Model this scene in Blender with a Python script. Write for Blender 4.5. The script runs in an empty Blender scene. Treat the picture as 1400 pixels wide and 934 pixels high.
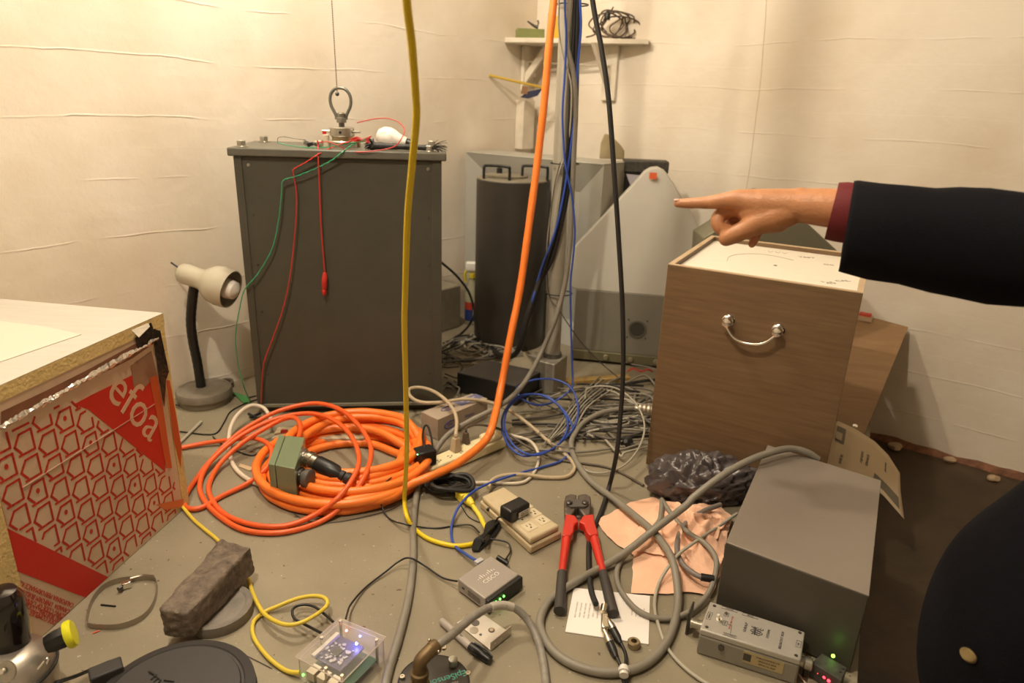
import bpy, bmesh, math, random
from math import sin, cos, pi, radians, hypot, atan2
from mathutils import Vector, Matrix, noise
random.seed(7)
SC = bpy.context.scene
# ------------------------------------------------------------------ camera
F = 933.0; TH = radians(19.4); RO = radians(2.04)
CAM = Vector((0, 0, 1.0))
fw = Vector((0, cos(TH), -sin(TH)))
r0 = Vector((1, 0, 0)); u0 = Vector((0, sin(TH), cos(TH)))
rt = cos(RO)*r0 + sin(RO)*u0; up = -sin(RO)*r0 + cos(RO)*u0
cd = bpy.data.cameras.new('camera'); cam = bpy.data.objects.new('camera', cd)
SC.collection.objects.link(cam); SC.camera = cam
cam.matrix_world = Matrix(((rt.x, up.x, -fw.x, CAM.x), (rt.y, up.y, -fw.y, CAM.y), (rt.z, up.z, -fw.z, CAM.z), (0, 0, 0, 1)))
cd.sensor_width = 36; cd.lens = 36*F/1400; cd.clip_start = .02
cd.dof.use_dof = True; cd.dof.focus_distance = 1.5; cd.dof.aperture_fstop = 3.5
# ------------------------------------------------------------------ light
w = bpy.data.worlds.new('world'); SC.world = w; w.use_nodes = True
w.node_tree.nodes['Background'].inputs[0].default_value = (1, .75, .5, 1)
w.node_tree.nodes['Background'].inputs[1].default_value = .02
def lamp(name, loc, power, col, rad):
    l = bpy.data.lights.new(name, 'POINT'); l.energy = power; l.color = col; l.shadow_soft_size = rad
    o = bpy.data.objects.new(name, l); o.location = loc; SC.collection.objects.link(o); return o
lamp('pull_chain_lamp', (-.60, 1.93, 2.20), 25, (1, .87, .69), .06)
lamp('ceiling_lamp', (-.60, .56, 2.48), 37, (1, .87, .69), .045)
SC.view_settings.view_transform = 'Standard'; SC.view_settings.look = 'None'
SC.view_settings.exposure = 1.55; SC.view_settings.gamma = 1; SC.view_settings.use_curve_mapping = False
# ------------------------------------------------------------------ projection helpers (a pixel of the photograph to a point on a known plane)
def ray(x, y): return fw + rt*((x-700)/F) - up*((y-467)/F)
def P(x, y, z=0.0):
    d = ray(x, y); return CAM + d*((z-CAM.z)/d.z)
def Yd(x, y, yd):
    d = ray(x, y); return CAM + d*(yd/d.y)
def Wp(x, y, a, b, off=0):
    n = Vector((-(b-a).y, (b-a).x, 0)).normalized(); d = ray(x, y)
    return CAM + d*(((a-CAM).dot(n)+off)/d.dot(n))
V = Vector
# ------------------------------------------------------------------ materials
MATS = {}
def mat(name, col, rough=.6, metal=0, var=0, scale=30, bump=0, bscale=80, emit=0, alpha=1, trans=0, coat=0, col2=None, stretch=None, spec=.5, sss=0):
    if name in MATS: return MATS[name]
    m = bpy.data.materials.new(name); m.use_nodes = True; nt = m.node_tree; N = nt.nodes; L = nt.links
    b = N['Principled BSDF']; c = tuple(col)+(1,)
    b.inputs['Base Color'].default_value = c; b.inputs['Roughness'].default_value = rough; b.inputs['Metallic'].default_value = metal
    b.inputs['Specular IOR Level'].default_value = spec
    tc = N.new('ShaderNodeTexCoord'); mp = N.new('ShaderNodeMapping'); L.new(tc.outputs['Object'], mp.inputs[0])
    if stretch: mp.inputs['Scale'].default_value = stretch
    if var or col2:
        n = N.new('ShaderNodeTexNoise'); n.inputs['Scale'].default_value = scale; n.inputs['Detail'].default_value = 6; n.inputs['Roughness'].default_value = .65
        L.new(mp.outputs[0], n.inputs['Vector']); r = N.new('ShaderNodeValToRGB'); L.new(n.outputs['Fac'], r.inputs[0])
        r.color_ramp.elements[0].position = .3; r.color_ramp.elements[1].position = .7
        c2 = col2 if col2 else tuple(max(0, v*(1-var)) for v in col)
        c1 = col if col2 else tuple(min(1, v*(1+var)) for v in col)
        r.color_ramp.elements[0].color = tuple(c2)+(1,); r.color_ramp.elements[1].color = tuple(c1)+(1,)
        L.new(r.outputs[0], b.inputs['Base Color'])
    if bump:
        n2 = N.new('ShaderNodeTexNoise'); n2.inputs['Scale'].default_value = bscale; n2.inputs['Detail'].default_value = 5
        L.new(mp.outputs[0], n2.inputs['Vector']); bp = N.new('ShaderNodeBump'); bp.inputs['Strength'].default_value = bump; bp.inputs['Distance'].default_value = .004
        L.new(n2.outputs['Fac'], bp.inputs['Height']); L.new(bp.outputs[0], b.inputs['Normal'])
    if emit:
        b.inputs['Emission Color'].default_value = c; b.inputs['Emission Strength'].default_value = emit
    if trans:
        b.inputs['Transmission Weight'].default_value = trans; b.inputs['IOR'].default_value = 1.45
    if coat: b.inputs['Coat Weight'].default_value = coat
    if alpha < 1: b.inputs['Alpha'].default_value = alpha
    if sss:
        b.inputs['Subsurface Weight'].default_value = sss; b.inputs['Subsurface Radius'].default_value = (.02, .008, .004); b.inputs['Subsurface Scale'].default_value = .3
    MATS[name] = m; return m

def wall_material():
    m = bpy.data.materials.new('painted_board_formed_concrete'); m.use_nodes = True; nt = m.node_tree; N = nt.nodes; L = nt.links
    b = N['Principled BSDF']; b.inputs['Roughness'].default_value = .62; b.inputs['Specular IOR Level'].default_value = .3
    g = N.new('ShaderNodeNewGeometry'); sx = N.new('ShaderNodeSeparateXYZ'); L.new(g.outputs['Position'], sx.inputs[0])
    nz = N.new('ShaderNodeTexNoise'); nz.inputs['Scale'].default_value = 1.6; nz.inputs['Detail'].default_value = 6; L.new(g.outputs['Position'], nz.inputs['Vector'])
    def M(op, a, bb, cl=False):
        n = N.new('ShaderNodeMath'); n.operation = op; n.use_clamp = cl
        for i, v in enumerate((a, bb)):
            if isinstance(v, (int, float)): n.inputs[i].default_value = v
            else: L.new(v, n.inputs[i])
        return n.outputs[0]
    zz = M('ADD', sx.outputs['Z'], M('MULTIPLY', nz.outputs['Fac'], .075))
    fr = M('FRACT', M('DIVIDE', zz, .172), 0)
    dist = M('ABSOLUTE', M('SUBTRACT', fr, .5), 0)
    line = M('SUBTRACT', 1, M('DIVIDE', dist, .022), True)          # narrow ridge
    n3 = N.new('ShaderNodeTexNoise'); n3.inputs['Scale'].default_value = 5; n3.inputs['Detail'].default_value = 4; L.new(g.outputs['Position'], n3.inputs['Vector'])
    gate = M('MULTIPLY', M('SUBTRACT', n3.outputs['Fac'], .44), 6, True)
    line = M('MULTIPLY', line, gate)
    step = M('MULTIPLY', fr, .12)
    n4 = N.new('ShaderNodeTexNoise'); n4.inputs['Scale'].default_value = 22; n4.inputs['Detail'].default_value = 8; L.new(g.outputs['Position'], n4.inputs['Vector'])
    n5 = N.new('ShaderNodeTexNoise'); n5.inputs['Scale'].default_value = 180; n5.inputs['Detail'].default_value = 3; L.new(g.outputs['Position'], n5.inputs['Vector'])
    h = M('ADD', M('ADD', M('MULTIPLY', line, .7), step), M('ADD', M('MULTIPLY', n4.outputs['Fac'], 1.1), M('MULTIPLY', n5.outputs['Fac'], .12)))
    bp = N.new('ShaderNodeBump'); bp.inputs['Strength'].default_value = .6; bp.inputs['Distance'].default_value = .0035; L.new(h, bp.inputs['Height']); L.new(bp.outputs[0], b.inputs['Normal'])
    n6 = N.new('ShaderNodeTexNoise'); n6.inputs['Scale'].default_value = 2.6; n6.inputs['Detail'].default_value = 7; L.new(g.outputs['Position'], n6.inputs['Vector'])
    r = N.new('ShaderNodeValToRGB'); L.new(n6.outputs['Fac'], r.inputs[0]); e = r.color_ramp.elements
    e[0].position = .28; e[0].color = (.72, .62, .49, 1); e[1].position = .6; e[1].color = (.84, .77, .66, 1)
    mx = N.new('ShaderNodeMix'); mx.data_type = 'RGBA'; L.new(M('MULTIPLY', line, .07), mx.inputs[0]); L.new(r.outputs[0], mx.inputs[6]); mx.inputs[7].default_value = (.45, .36, .24, 1)
    L.new(mx.outputs[2], b.inputs['Base Color']); return m

def floor_material():
    m = bpy.data.materials.new('worn_painted_concrete'); m.use_nodes = True; nt = m.node_tree; N = nt.nodes; L = nt.links
    b = N['Principled BSDF']; b.inputs['Roughness'].default_value = .5; b.inputs['Specular IOR Level'].default_value = .35
    g = N.new('ShaderNodeNewGeometry')
    def nz(s, d=6):
        n = N.new('ShaderNodeTexNoise'); n.inputs['Scale'].default_value = s; n.inputs['Detail'].default_value = d; L.new(g.outputs['Position'], n.inputs['Vector']); return n
    def ramp(n, a, ca, bb, cb):
        r = N.new('ShaderNodeValToRGB'); L.new(n.outputs['Fac'], r.inputs[0]); e = r.color_ramp.elements
        e[0].position = a; e[0].color = ca; e[1].position = bb; e[1].color = cb; return r
    r1 = ramp(nz(3), .3, (.225, .192, .132, 1), .7, (.32, .28, .20, 1))
    r2 = ramp(nz(95, 2), .70, (0, 0, 0, 1), .74, (1, 1, 1, 1))
    r3 = ramp(nz(60, 2), .26, (1, 1, 1, 1), .30, (0, 0, 0, 1))
    m1 = N.new('ShaderNodeMix'); m1.data_type = 'RGBA'; L.new(r2.outputs[0], m1.inputs[0]); L.new(r1.outputs[0], m1.inputs[6]); m1.inputs[7].default_value = (.46, .41, .32, 1)
    m2 = N.new('ShaderNodeMix'); m2.data_type = 'RGBA'; L.new(r3.outputs[0], m2.inputs[0]); L.new(m1.outputs[2], m2.inputs[6]); m2.inputs[7].default_value = (.13, .08, .05, 1)
    L.new(m2.outputs[2], b.inputs['Base Color'])
    bp = N.new('ShaderNodeBump'); bp.inputs['Strength'].default_value = .35; bp.inputs['Distance'].default_value = .002; L.new(nz(120, 4).outputs['Fac'], bp.inputs['Height']); L.new(bp.outputs[0], b.inputs['Normal'])
    return m

def wood_material(name, c1, c2, axis_stretch=(3, 3, 40), rough=.45):
    return mat(name, c1, rough, 0, col2=c2, scale=3.2, stretch=axis_stretch, bump=.05, bscale=14)

WALL = wall_material(); FLOOR = floor_material()
GUN = mat('gunmetal_paint', (.075, .072, .056), .42, .1, var=.1, scale=8, bump=.12, bscale=300)
GUND = mat('gunmetal_dark', (.05, .047, .037), .5)
STEEL = mat('worn_steel', (.48, .46, .40), .32, .9, var=.12, scale=40)
CHROME = mat('bright_metal', (.85, .83, .78), .15, 1)
DSTEEL = mat('dark_steel', (.12, .11, .10), .4, .8, var=.2)
BLACK = mat('black_plastic', (.013, .013, .013), .38)
BLACKR = mat('black_rubber', (.02, .019, .018), .55)
CREAM = mat('cream_plastic', (.82, .74, .46), .4, var=.04, scale=12)
CREAM2 = mat('aged_beige_plastic', (.50, .43, .28), .45, var=.06, scale=10)
ORANGE = mat('orange_jacket', (.92, .22, .03), .38, var=.08, scale=14)
ORANGER = mat('red_orange_jacket', (.80, .12, .022), .38, var=.05, scale=14)
YEL = mat('yellow_jacket', (.85, .62, .015), .4)
YEL2 = mat('pale_yellow_jacket', (.72, .55, .06), .42)
BLUE = mat('blue_jacket', (.035, .085, .42), .35)
GREY = mat('grey_jacket', (.24, .22, .18), .48, var=.08, scale=20)
GREYL = mat('light_grey_jacket', (.40, .37, .30), .45)
GREYD = mat('dark_grey_jacket', (.10, .09, .08), .45)
BEIGE = mat('beige_jacket', (.52, .42, .28), .45)
WHITEJ = mat('white_jacket', (.70, .62, .50), .42)
BROWNJ = mat('brown_jacket', (.10, .075, .055), .45)
RED = mat('red_wire_jacket', (.55, .03, .02), .4)
GREENW = mat('green_wire_jacket', (.03, .30, .14), .4)
# ------------------------------------------------------------------ mesh builder
class MB:
    def __init__(s, M=None): s.v = []; s.f = []; s.M = M
    def add(s, vs, fs):
        n = len(s.v)
        for p in vs:
            p = V(p); s.v.append(s.M @ p if s.M else p)
        s.f += [tuple(i+n for i in f) for f in fs]; return s
    def prism(s, poly, z0, z1):
        n = len(poly); a = sum(poly[i][0]*poly[(i+1) % n][1]-poly[(i+1) % n][0]*poly[i][1] for i in range(n))
        if a < 0: poly = poly[::-1]
        return s.add([(p[0], p[1], z0) for p in poly]+[(p[0], p[1], z1) for p in poly],
                     [tuple(range(n-1, -1, -1)), tuple(range(n, 2*n))]+[(i, (i+1) % n, n+(i+1) % n, n+i) for i in range(n)])
    def ext(s, poly, vec):
        n = len(poly); vec = V(vec); p2 = [V(p)+vec for p in poly]
        return s.add(list(poly)+p2, [tuple(range(n-1, -1, -1)), tuple(range(n, 2*n))]+[(i, (i+1) % n, n+(i+1) % n, n+i) for i in range(n)])
    def box(s, c, d, R=None):
        x, y, z = d[0]/2, d[1]/2, d[2]/2; c = V(c)
        vs = [V((i*x, j*y, k*z)) for k in (-1, 1) for i, j in ((-1, -1), (1, -1), (1, 1), (-1, 1))]
        if R is not None: vs = [R @ p for p in vs]
        return s.add([p+c for p in vs], [(3, 2, 1, 0), (4, 5, 6, 7), (0, 1, 5, 4), (1, 2, 6, 5), (2, 3, 7, 6), (3, 0, 4, 7)])
    def lathe(s, prof, o, ax=(0, 0, 1), n=24, cap=True):
        ax = V(ax).normalized(); o = V(o); t = ax.orthogonal().normalized(); b = ax.cross(t)
        vs = []; fs = []
        for r, h in prof:
            for k in range(n):
                a = 2*pi*k/n; vs.append(o+ax*h+(t*cos(a)+b*sin(a))*r)
        m = len(prof)
        for i in range(m-1):
            for k in range(n):
                k2 = (k+1) % n; fs.append((i*n+k, i*n+k2, (i+1)*n+k2, (i+1)*n+k))
        if cap:
            fs.append(tuple(range(n-1, -1, -1))); fs.append(tuple((m-1)*n+k for k in range(n)))
        return s.add(vs, fs)
    def cyl(s, a, b, r, r2=None, n=20):
        a = V(a); b = V(b); return s.lathe([(r, 0), (r if r2 is None else r2, (b-a).length)], a, b-a, n)
    def ball(s, c, r, n=14, R=None):
        if not hasattr(r, '__len__'): r = (r, r, r)
        c = V(c); vs = [V((0, 0, -r[2]))]; fs = []; m = n//2
        for i in range(1, m):
            ph = -pi/2+pi*i/m
            for k in range(n):
                a = 2*pi*k/n; vs.append(V((r[0]*cos(ph)*cos(a), r[1]*cos(ph)*sin(a), r[2]*sin(ph))))
        vs.append(V((0, 0, r[2])))
        for k in range(n): fs.append((0, 1+(k+1) % n, 1+k)); fs.append((len(vs)-1, 1+(m-2)*n+k, 1+(m-2)*n+(k+1) % n))
        for i in range(m-2):
            for k in range(n): fs.append((1+i*n+k, 1+i*n+(k+1) % n, 1+(i+1)*n+(k+1) % n, 1+(i+1)*n+k))
        if R is not None: vs = [R @ p for p in vs]
        return s.add([p+c for p in vs], fs)
    def tube(s, pts, r, n=8, sub=6, closed=False, flat=None, smooth=True, ripple=0):
        pts = [V(p) for p in pts]
        if smooth and len(pts) > 2: pts = spline(pts, sub, closed)
        if not hasattr(r, '__len__'): rr = [r]*len(pts)
        else:
            rr = []
            for i in range(len(pts)):
                t = i/(len(pts)-1)*(len(r)-1); j = min(int(t), len(r)-2); rr.append(r[j]+(r[j+1]-r[j])*(t-j))
        if ripple: rr = [q*(1+ripple*sin(i*1.9)) for i, q in enumerate(rr)]
        m = len(pts); T = []
        for i in range(m):
            a = pts[(i-1) % m] if closed else pts[max(i-1, 0)]; b = pts[(i+1) % m] if closed else pts[min(i+1, m-1)]
            d = b-a; T.append(d.normalized() if d.length > 1e-9 else V((0, 0, 1)))
        nrm = T[0].orthogonal().normalized(); vs = []; fs = []
        for i in range(m):
            nrm = nrm-T[i]*nrm.dot(T[i]); nrm = nrm.normalized() if nrm.length > 1e-6 else T[i].orthogonal().normalized()
            bn = T[i].cross(nrm)
            for k in range(n):
                a = 2*pi*k/n; vs.append(pts[i]+(nrm*cos(a)+bn*sin(a))*rr[i])
        for i in range(m if closed else m-1):
            j = (i+1) % m
            for k in range(n): fs.append((i*n+k, i*n+(k+1) % n, j*n+(k+1) % n, j*n+k))
        if not closed: fs.append(tuple(range(n-1, -1, -1))); fs.append(tuple((m-1)*n+k for k in range(n)))
        return s.add(vs, fs)
    def grid(s, rows):   # rows of equal length
        m = len(rows); n = len(rows[0])
        return s.add([p for r in rows for p in r], [(i*n+j, i*n+j+1, (i+1)*n+j+1, (i+1)*n+j) for i in range(m-1) for j in range(n-1)])
def spline(p, sub=6, closed=False):
    out = []; n = len(p)
    for i in range(n if closed else n-1):
        if closed: a, b, c, d = p[(i-1) % n], p[i], p[(i+1) % n], p[(i+2) % n]
        else: a, b, c, d = p[max(i-1, 0)], p[i], p[i+1], p[min(i+2, n-1)]
        for k in range(sub):
            t = k/sub; out.append(.5*((2*b)+(c-a)*t+(2*a-5*b+4*c-d)*t*t+(3*b-a-3*c+d)*t**3))
    if not closed: out.append(p[-1])
    return out
# ------------------------------------------------------------------ objects
def obj(name, mb, m, parent=None, bevel=0, angle=38, solid=0, seg=2):
    vs = mb.v
    if parent is None:
        xs = [p.x for p in vs]; ys = [p.y for p in vs]; zs = [p.z for p in vs]
        o0 = V(((min(xs)+max(xs))/2, (min(ys)+max(ys))/2, min(zs)))
    else:
        q = parent
        o0 = V((0, 0, 0))
        while q is not None: o0 = o0+q.location; q = q.parent
    me = bpy.data.meshes.new(name); me.from_pydata([p-o0 for p in vs], [], mb.f); me.update()
    for p in me.polygons: p.use_smooth = True
    try: me.set_sharp_from_angle(angle=radians(angle))
    except Exception: pass
    if m: me.materials.append(m)
    o = bpy.data.objects.new(name, me); SC.collection.objects.link(o)
    if parent is None: o.location = o0
    else: o.parent = parent
    if solid:
        k = o.modifiers.new('thickness', 'SOLIDIFY'); k.thickness = solid
    if bevel:
        k = o.modifiers.new('bevel', 'BEVEL'); k.width = bevel; k.segments = seg; k.limit_method = 'ANGLE'; k.angle_limit = radians(35)
    return o
def tag(o, label, cat, group=None, kind=None):
    if label: o['label'] = label
    if cat: o['category'] = cat
    if group: o['group'] = group
    if kind: o['kind'] = kind
    return o
def thing(name, label, cat, loc, group=None):
    o = bpy.data.objects.new(name, None); SC.collection.objects.link(o); o.location = V(loc); o.empty_display_size = .03
    return tag(o, label, cat, group)
def single(name, label, cat, mb, m, group=None, **k): return tag(obj(name, mb, m, None, **k), label, cat, group)
def struct(name, mb, m, **k):
    o = obj(name, mb, m, None, **k); o['kind'] = 'structure'; return o
def pp(pts, r):
    out = []
    for q in pts:
        if len(q) == 2: out.append(P(q[0], q[1], r+.001))
        elif q[0] == 'w': out.append(V(q[1:]))
        elif q[2] == 'y': out.append(Yd(q[0], q[1], q[3]))
        else: out.append(P(q[0], q[1], q[2]))
    return out
def cable(name, label, cat, pts, r, m, group=None, sub=6, n=8, ripple=0):
    return single(name, label, cat, MB().tube(pp(pts, r), r, n, sub, ripple=ripple), m, group, angle=80)
def text(s, size, M, m, parent, name='lettering', ext=.0002, squash=1, align='CENTER', ls=1):
    cu = bpy.data.curves.new('t', 'FONT'); cu.body = s; cu.size = size; cu.extrude = ext; cu.align_x = align; cu.align_y = 'CENTER'; cu.resolution_u = 3; cu.space_character = ls
    to = bpy.data.objects.new('t', cu); SC.collection.objects.link(to); dg = bpy.context.evaluated_depsgraph_get(); dg.update()
    me = bpy.data.meshes.new_from_object(to.evaluated_get(dg)); bpy.data.objects.remove(to)
    mb = MB(M @ Matrix.Diagonal((squash, 1, 1, 1))); mb.add([v.co.copy() for v in me.vertices], [tuple(p.vertices) for p in me.polygons])
    return obj(name, mb, m, parent)
def frame(o, x, y):   # matrix with local x, y axes in world
    x = V(x).normalized(); y = V(y); y = (y-x*y.dot(x)).normalized(); z = x.cross(y)
    return Matrix(((x.x, y.x, z.x, o[0]), (x.y, y.y, z.y, o[1]), (x.z, y.z, z.z, o[2]), (0, 0, 0, 1)))
def copyobj(o, parent, loc, rotz=0):
    c = o.copy(); SC.collection.objects.link(c); c.parent = parent; c.location = loc
    if rotz: c.rotation_euler = (0, 0, rotz)
    return c
def rect(a, b, depth, flip=1):   # plan rectangle on edge a-b, going back by depth
    a = V((a[0], a[1], 0)); b = V((b[0], b[1], 0)); d = (b-a).normalized(); n = V((-d.y, d.x, 0))*flip
    return [a, b, b+n*depth, a+n*depth]

# ================================================================== SETTING
LOW = -.25
ra = P(1189, 596, LOW); rb = P(1375, 647, LOW)
corner = Wp(731, 100, ra, rb); corner.z = 0
dr = (rb-ra).normalized(); lw = P(238, 545); dl = (lw-corner).normalized()
nl = V((-dl.y, dl.x, 0)); nl = nl if nl.dot(-corner) > 0 else -nl     # into the room
nr = V((dr.y, -dr.x, 0)); nr = nr if nr.dot(-corner) > 0 else -nr
CE = 2.62
def wallmesh(a, b, z0, z1, n, t=.12):
    o = -n*t; a = V((a.x, a.y, 0)); b = V((b.x, b.y, 0))
    return MB().prism([a, b, b+o, a+o], z0, z1)
struct('wall_left', wallmesh(corner, corner+dl*5.6, LOW, CE, nl), WALL)
struct('wall_right', wallmesh(corner-dr*.12, corner+dr*5.2, LOW, CE, nr), WALL)
c1 = corner+dl*5.6; c2 = corner+dr*5.2; c3 = c1+dr*5.2
struct('wall_back', wallmesh(c1, c1+dr*5.6, LOW, CE, -dl), WALL)
struct('wall_front', wallmesh(c2, c2+dl*5.8, LOW, CE, -dr), WALL)
ceil = mat('ceiling_concrete', (.30, .26, .20), .8, var=.1, scale=4, bump=.3, bscale=30)
struct('ceiling', MB().prism([(corner-dr*.3-dl*.3), (c2+dr*.3-dl*.3), (c2+dl*5.9+dr*.3), (c1+dl*.3-dr*.3)], CE, CE+.1), ceil)
# raised pier (equipment stands on it) and the lower floor at its right
e0 = P(1172, 934); e1 = P(1176, 856); ed = (e1-e0).normalized(); eA = e0-ed*1.6; eB = e0+ed*2.05
pier = [eA, eB, corner+dr*1.02-nr*.0, corner, corner+dl*3.6]
struct('floor', MB().prism([(p.x, p.y) for p in pier], LOW, 0), FLOOR)
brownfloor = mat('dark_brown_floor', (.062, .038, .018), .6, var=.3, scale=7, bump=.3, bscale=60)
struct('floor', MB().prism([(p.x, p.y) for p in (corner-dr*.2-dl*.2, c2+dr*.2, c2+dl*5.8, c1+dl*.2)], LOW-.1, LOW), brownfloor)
# crumbled strip along the foot of the right wall, with loose lumps
crumb = mat('crumbled_red_plaster', (.20, .09, .05), .9, var=.5, scale=30, bump=1, bscale=60)
mb = MB(); rows = []
for i in range(60):
    s = .9+i*.035; b = corner+dr*s; hh = .012+.010*noise.noise(V((s*9, 0, 0))); dd = .032+.016*noise.noise(V((s*7, 5, 0)))
    b = V((b.x, b.y, LOW)); rows.append([b+V((0, 0, hh*1.6)), b+nr*dd*.5+V((0, 0, hh)), b+nr*dd+V((0, 0, .001))])
mb.grid(rows); o = struct('trim_1', mb, crumb)
lump = mat('pale_mortar_lump', (.50, .36, .22), .85, var=.2, bump=.6)
def stone(px, py, s, label):
    c = P(px, py, LOW); mb = MB(); mb.ball(c+V((0, 0, s*.45)), (s, s*.8, s*.5), 10)
    for i, p in enumerate(mb.v): mb.v[i] = p+V((noise.noise(p*60), noise.noise(p*60+V((9, 0, 0))), noise.noise(p*60+V((0, 9, 0)))*.5))*s*.35
    single('rubble_lump', label, 'rubble', mb, lump, angle=30)
stone(1297, 632, .022, 'pale lump of mortar lying by the crumbled foot of the right wall')
stone(1358, 657, .022, 'pale mortar lump at the wall foot nearest the dark jacket')
stone(1222, 614, .03, 'squarish grey lump at the wall foot next to the brochure')
# vertical crack in the right wall
mb = MB(); pts = [Wp(x, y, ra, rb)+nr*.0 for x, y in ((1050, -60), (1047, 20), (1044, 60), (1040, 110), (1035, 150), (1030, 190), (1025, 230), (1019, 270), (1014, 330))]
mb.tube(pts, .0011, 5, 4); struct('trim_2', mb, mat('crack_shade', (.50, .40, .27), .9))
# ledge of concrete behind the cabinet along the left wall
q = P(602, 455); qd = (q-(corner)).dot(nl)
qa = corner+dl*((q-corner).dot(dl)+.35); qb = corner+dl*((q-corner).dot(dl)-.13)
struct('trim_3', MB().prism([(p.x, p.y) for p in (qa, qb, qb+nl*qd, qa+nl*qd)], 0, .2), mat('ledge_concrete', (.30, .27, .20), .7, var=.15, bump=.4, bscale=40), bevel=.006)

# ================================================================== DARK METAL CABINET
A = P(354, 566); B = P(604, 562)
cab = rect(A, B, .30); d = (cab[1]-cab[0]).normalized(); n = V((-d.y, d.x, 0))
def zfor(px, py, b):   # height of the pixel above floor point b
    r = ray(px, py); return CAM.z+r.z*hypot(b.x, b.y)/hypot(r.x, r.y)
ZC = zfor(460, 205, (A+B)/2); ZL = ZC-.024
t = thing('metal_cabinet', 'tall dark grey metal cabinet with a bolted lid against the left wall', 'cabinet', (A+B)/2)
obj('body', MB().prism([(p.x, p.y) for p in cab], .035, ZL), GUN, t, bevel=.003)
obj('plinth', MB().prism([(p.x, p.y) for p in (cab[0]+n*.02+d*.02, cab[1]+n*.02-d*.02, cab[2]-d*.02, cab[3]+d*.02)], 0, .028), GUND, t)
obj('base_flange', MB().prism([(p.x, p.y) for p in (cab[0]-n*.008-d*.006, cab[1]-n*.008+d*.006, cab[2]+d*.006, cab[3]-d*.006)], .027, .036), mat('olive_flange', (.22, .21, .16), .45), t)
o = .014
obj('lid', MB().prism([(p.x, p.y) for p in (cab[0]-n*o-d*o, cab[1]-n*o+d*o, cab[2]+n*o+d*o, cab[3]+n*o-d*o)], ZL, ZC), mat('lid_grey', (.12, .115, .092), .42, var=.08, bump=.1, bscale=200), t, bevel=.004)
fr = None   # right hand folded edge and left folded edge of the front
for s, wd in ((-1, .022), (1, .028)):
    c0 = cab[0] if s < 0 else cab[1]
    obj('folded_edge', MB().box(c0-d*s*wd/2+V((0, 0, (ZL+.036)/2))-n*.0025, (wd, .005, ZL-.036), Matrix.Rotation(atan2(d.y, d.x), 3, 'Z')), GUN, t, bevel=.001)
wdt = (cab[1]-cab[0]).length
sc = None
for u in (.040, wdt-.040):
    for z in (ZL-.025, ZL-.17, ZL-.32, ZL-.47, .14):
        c = cab[0]+d*u+V((0, 0, z))
        if sc is None or (z == ZL-.025):
            m_ = STEEL if z > ZL-.03 else GUND
            sc = obj('screw', MB().lathe([(.0055, 0), (.0045, .0025), (.001, .003)], c, -n, 12), m_, t)
        else: obj('screw', MB().lathe([(.004, 0), (.0035, .002), (.001, .0025)], c, -n, 10), GUND, t)
for u, vv in ((.02, .02), (wdt-.035, .02), (.03, .26), (wdt-.03, .26)):
    c = cab[0]+d*u+n*vv+V((0, 0, ZC)); mbb = MB().lathe([(.019, 0), (.019, .003)], c, n=20); mbb.lathe([(.0135, .003), (.0135, .017), (.011, .019)], c, n=6)
    obj('bolt', mbb, STEEL, t, bevel=.0008, angle=25)
# lifting eye on stacked steel discs
def ctop(px, py): return P(px, py, ZC)
ec = cab[0]+d*(wdt*.5)+n*.1; r_ = Yd(468, 190, ec.y); ec.x = r_.x; ec.z = ZC
t = thing('lifting_eye', 'steel eye bolt on stacked round discs on the cabinet lid', 'lifting eye', ec)
obj('base_disc', MB().lathe([(.043, 0), (.043, .018), (.040, .021)], ec, n=36), STEEL, t)
obj('spacer', MB().lathe([(.031, .021), (.031, .034)], ec, n=30), mat('brass_dull', (.42, .34, .2), .35, .9), t)
obj('top_disc', MB().lathe([(.034, .033), (.037, .036), (.037, .058), (.033, .061)], ec, n=36), STEEL, t)
obj('hole', MB().lathe([(.004, 0), (.004, .002)], ec+V((.004, -.0368, .046)), (0, -1, 0), 12), BLACK, t)
for s in (-1, 1):
    obj('pin', MB().cyl(ec+V((s*.033, -.005, .047)), ec+V((s*.058, -.01, .048)), .0042, .003, 12), STEEL, t)
obj('stud', MB().cyl(ec+V((0, 0, .06)), ec+V((0, 0, .078)), .0085, n=16), DSTEEL, t)
obj('nut', MB().lathe([(.0165, .073), (.0165, .088)], ec, n=6).lathe([(.012, .088), (.0125, .1), (.008, .103)], ec, n=12), mat('greyish_steel', (.3, .29, .25), .4, .8), t, bevel=.001)
ring = [(.0, .168), (.015, .164), (.026, .150), (.029, .132), (.026, .115), (.019, .100), (.014, .088), (.0135, .078)]
pts = [ec+V((-x*1.08, 0, z+.004)) for x, z in ring[::-1]]+[ec+V((x*1.08, 0, z+.004)) for x, z in ring[1:]]
obj('ring', MB().tube(pts, .0048, 10, 5), mat('forged_grey', (.22, .22, .19), .4, .7), t)
cy = ec.y-.07
cb = Yd(461, 127, cy); ct = Yd(453.5, 0, cy); dirc = (ct-cb); ctt = cb+dirc*((CE-cb.z)/dirc.z)
t = thing('pull_chain', 'thin beaded lamp pull chain hanging above the lifting eye', 'chain', (cb.x, cb.y, cb.z-.005))
mb = MB(); L_ = (ctt-cb).length; k = int(L_/.0058)
for i in range(k): mb.ball(cb+(ctt-cb)*(i/k), .0021, 6)
mb.tube([cb, ctt], .0007, 4, smooth=False); obj('beads', mb, mat('chain_brass', (.20, .15, .09), .4, .7), t)
obj('end_ball', MB().ball(cb+V((0, 0, -.003)), .0062, 12), DSTEEL, t)
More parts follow.
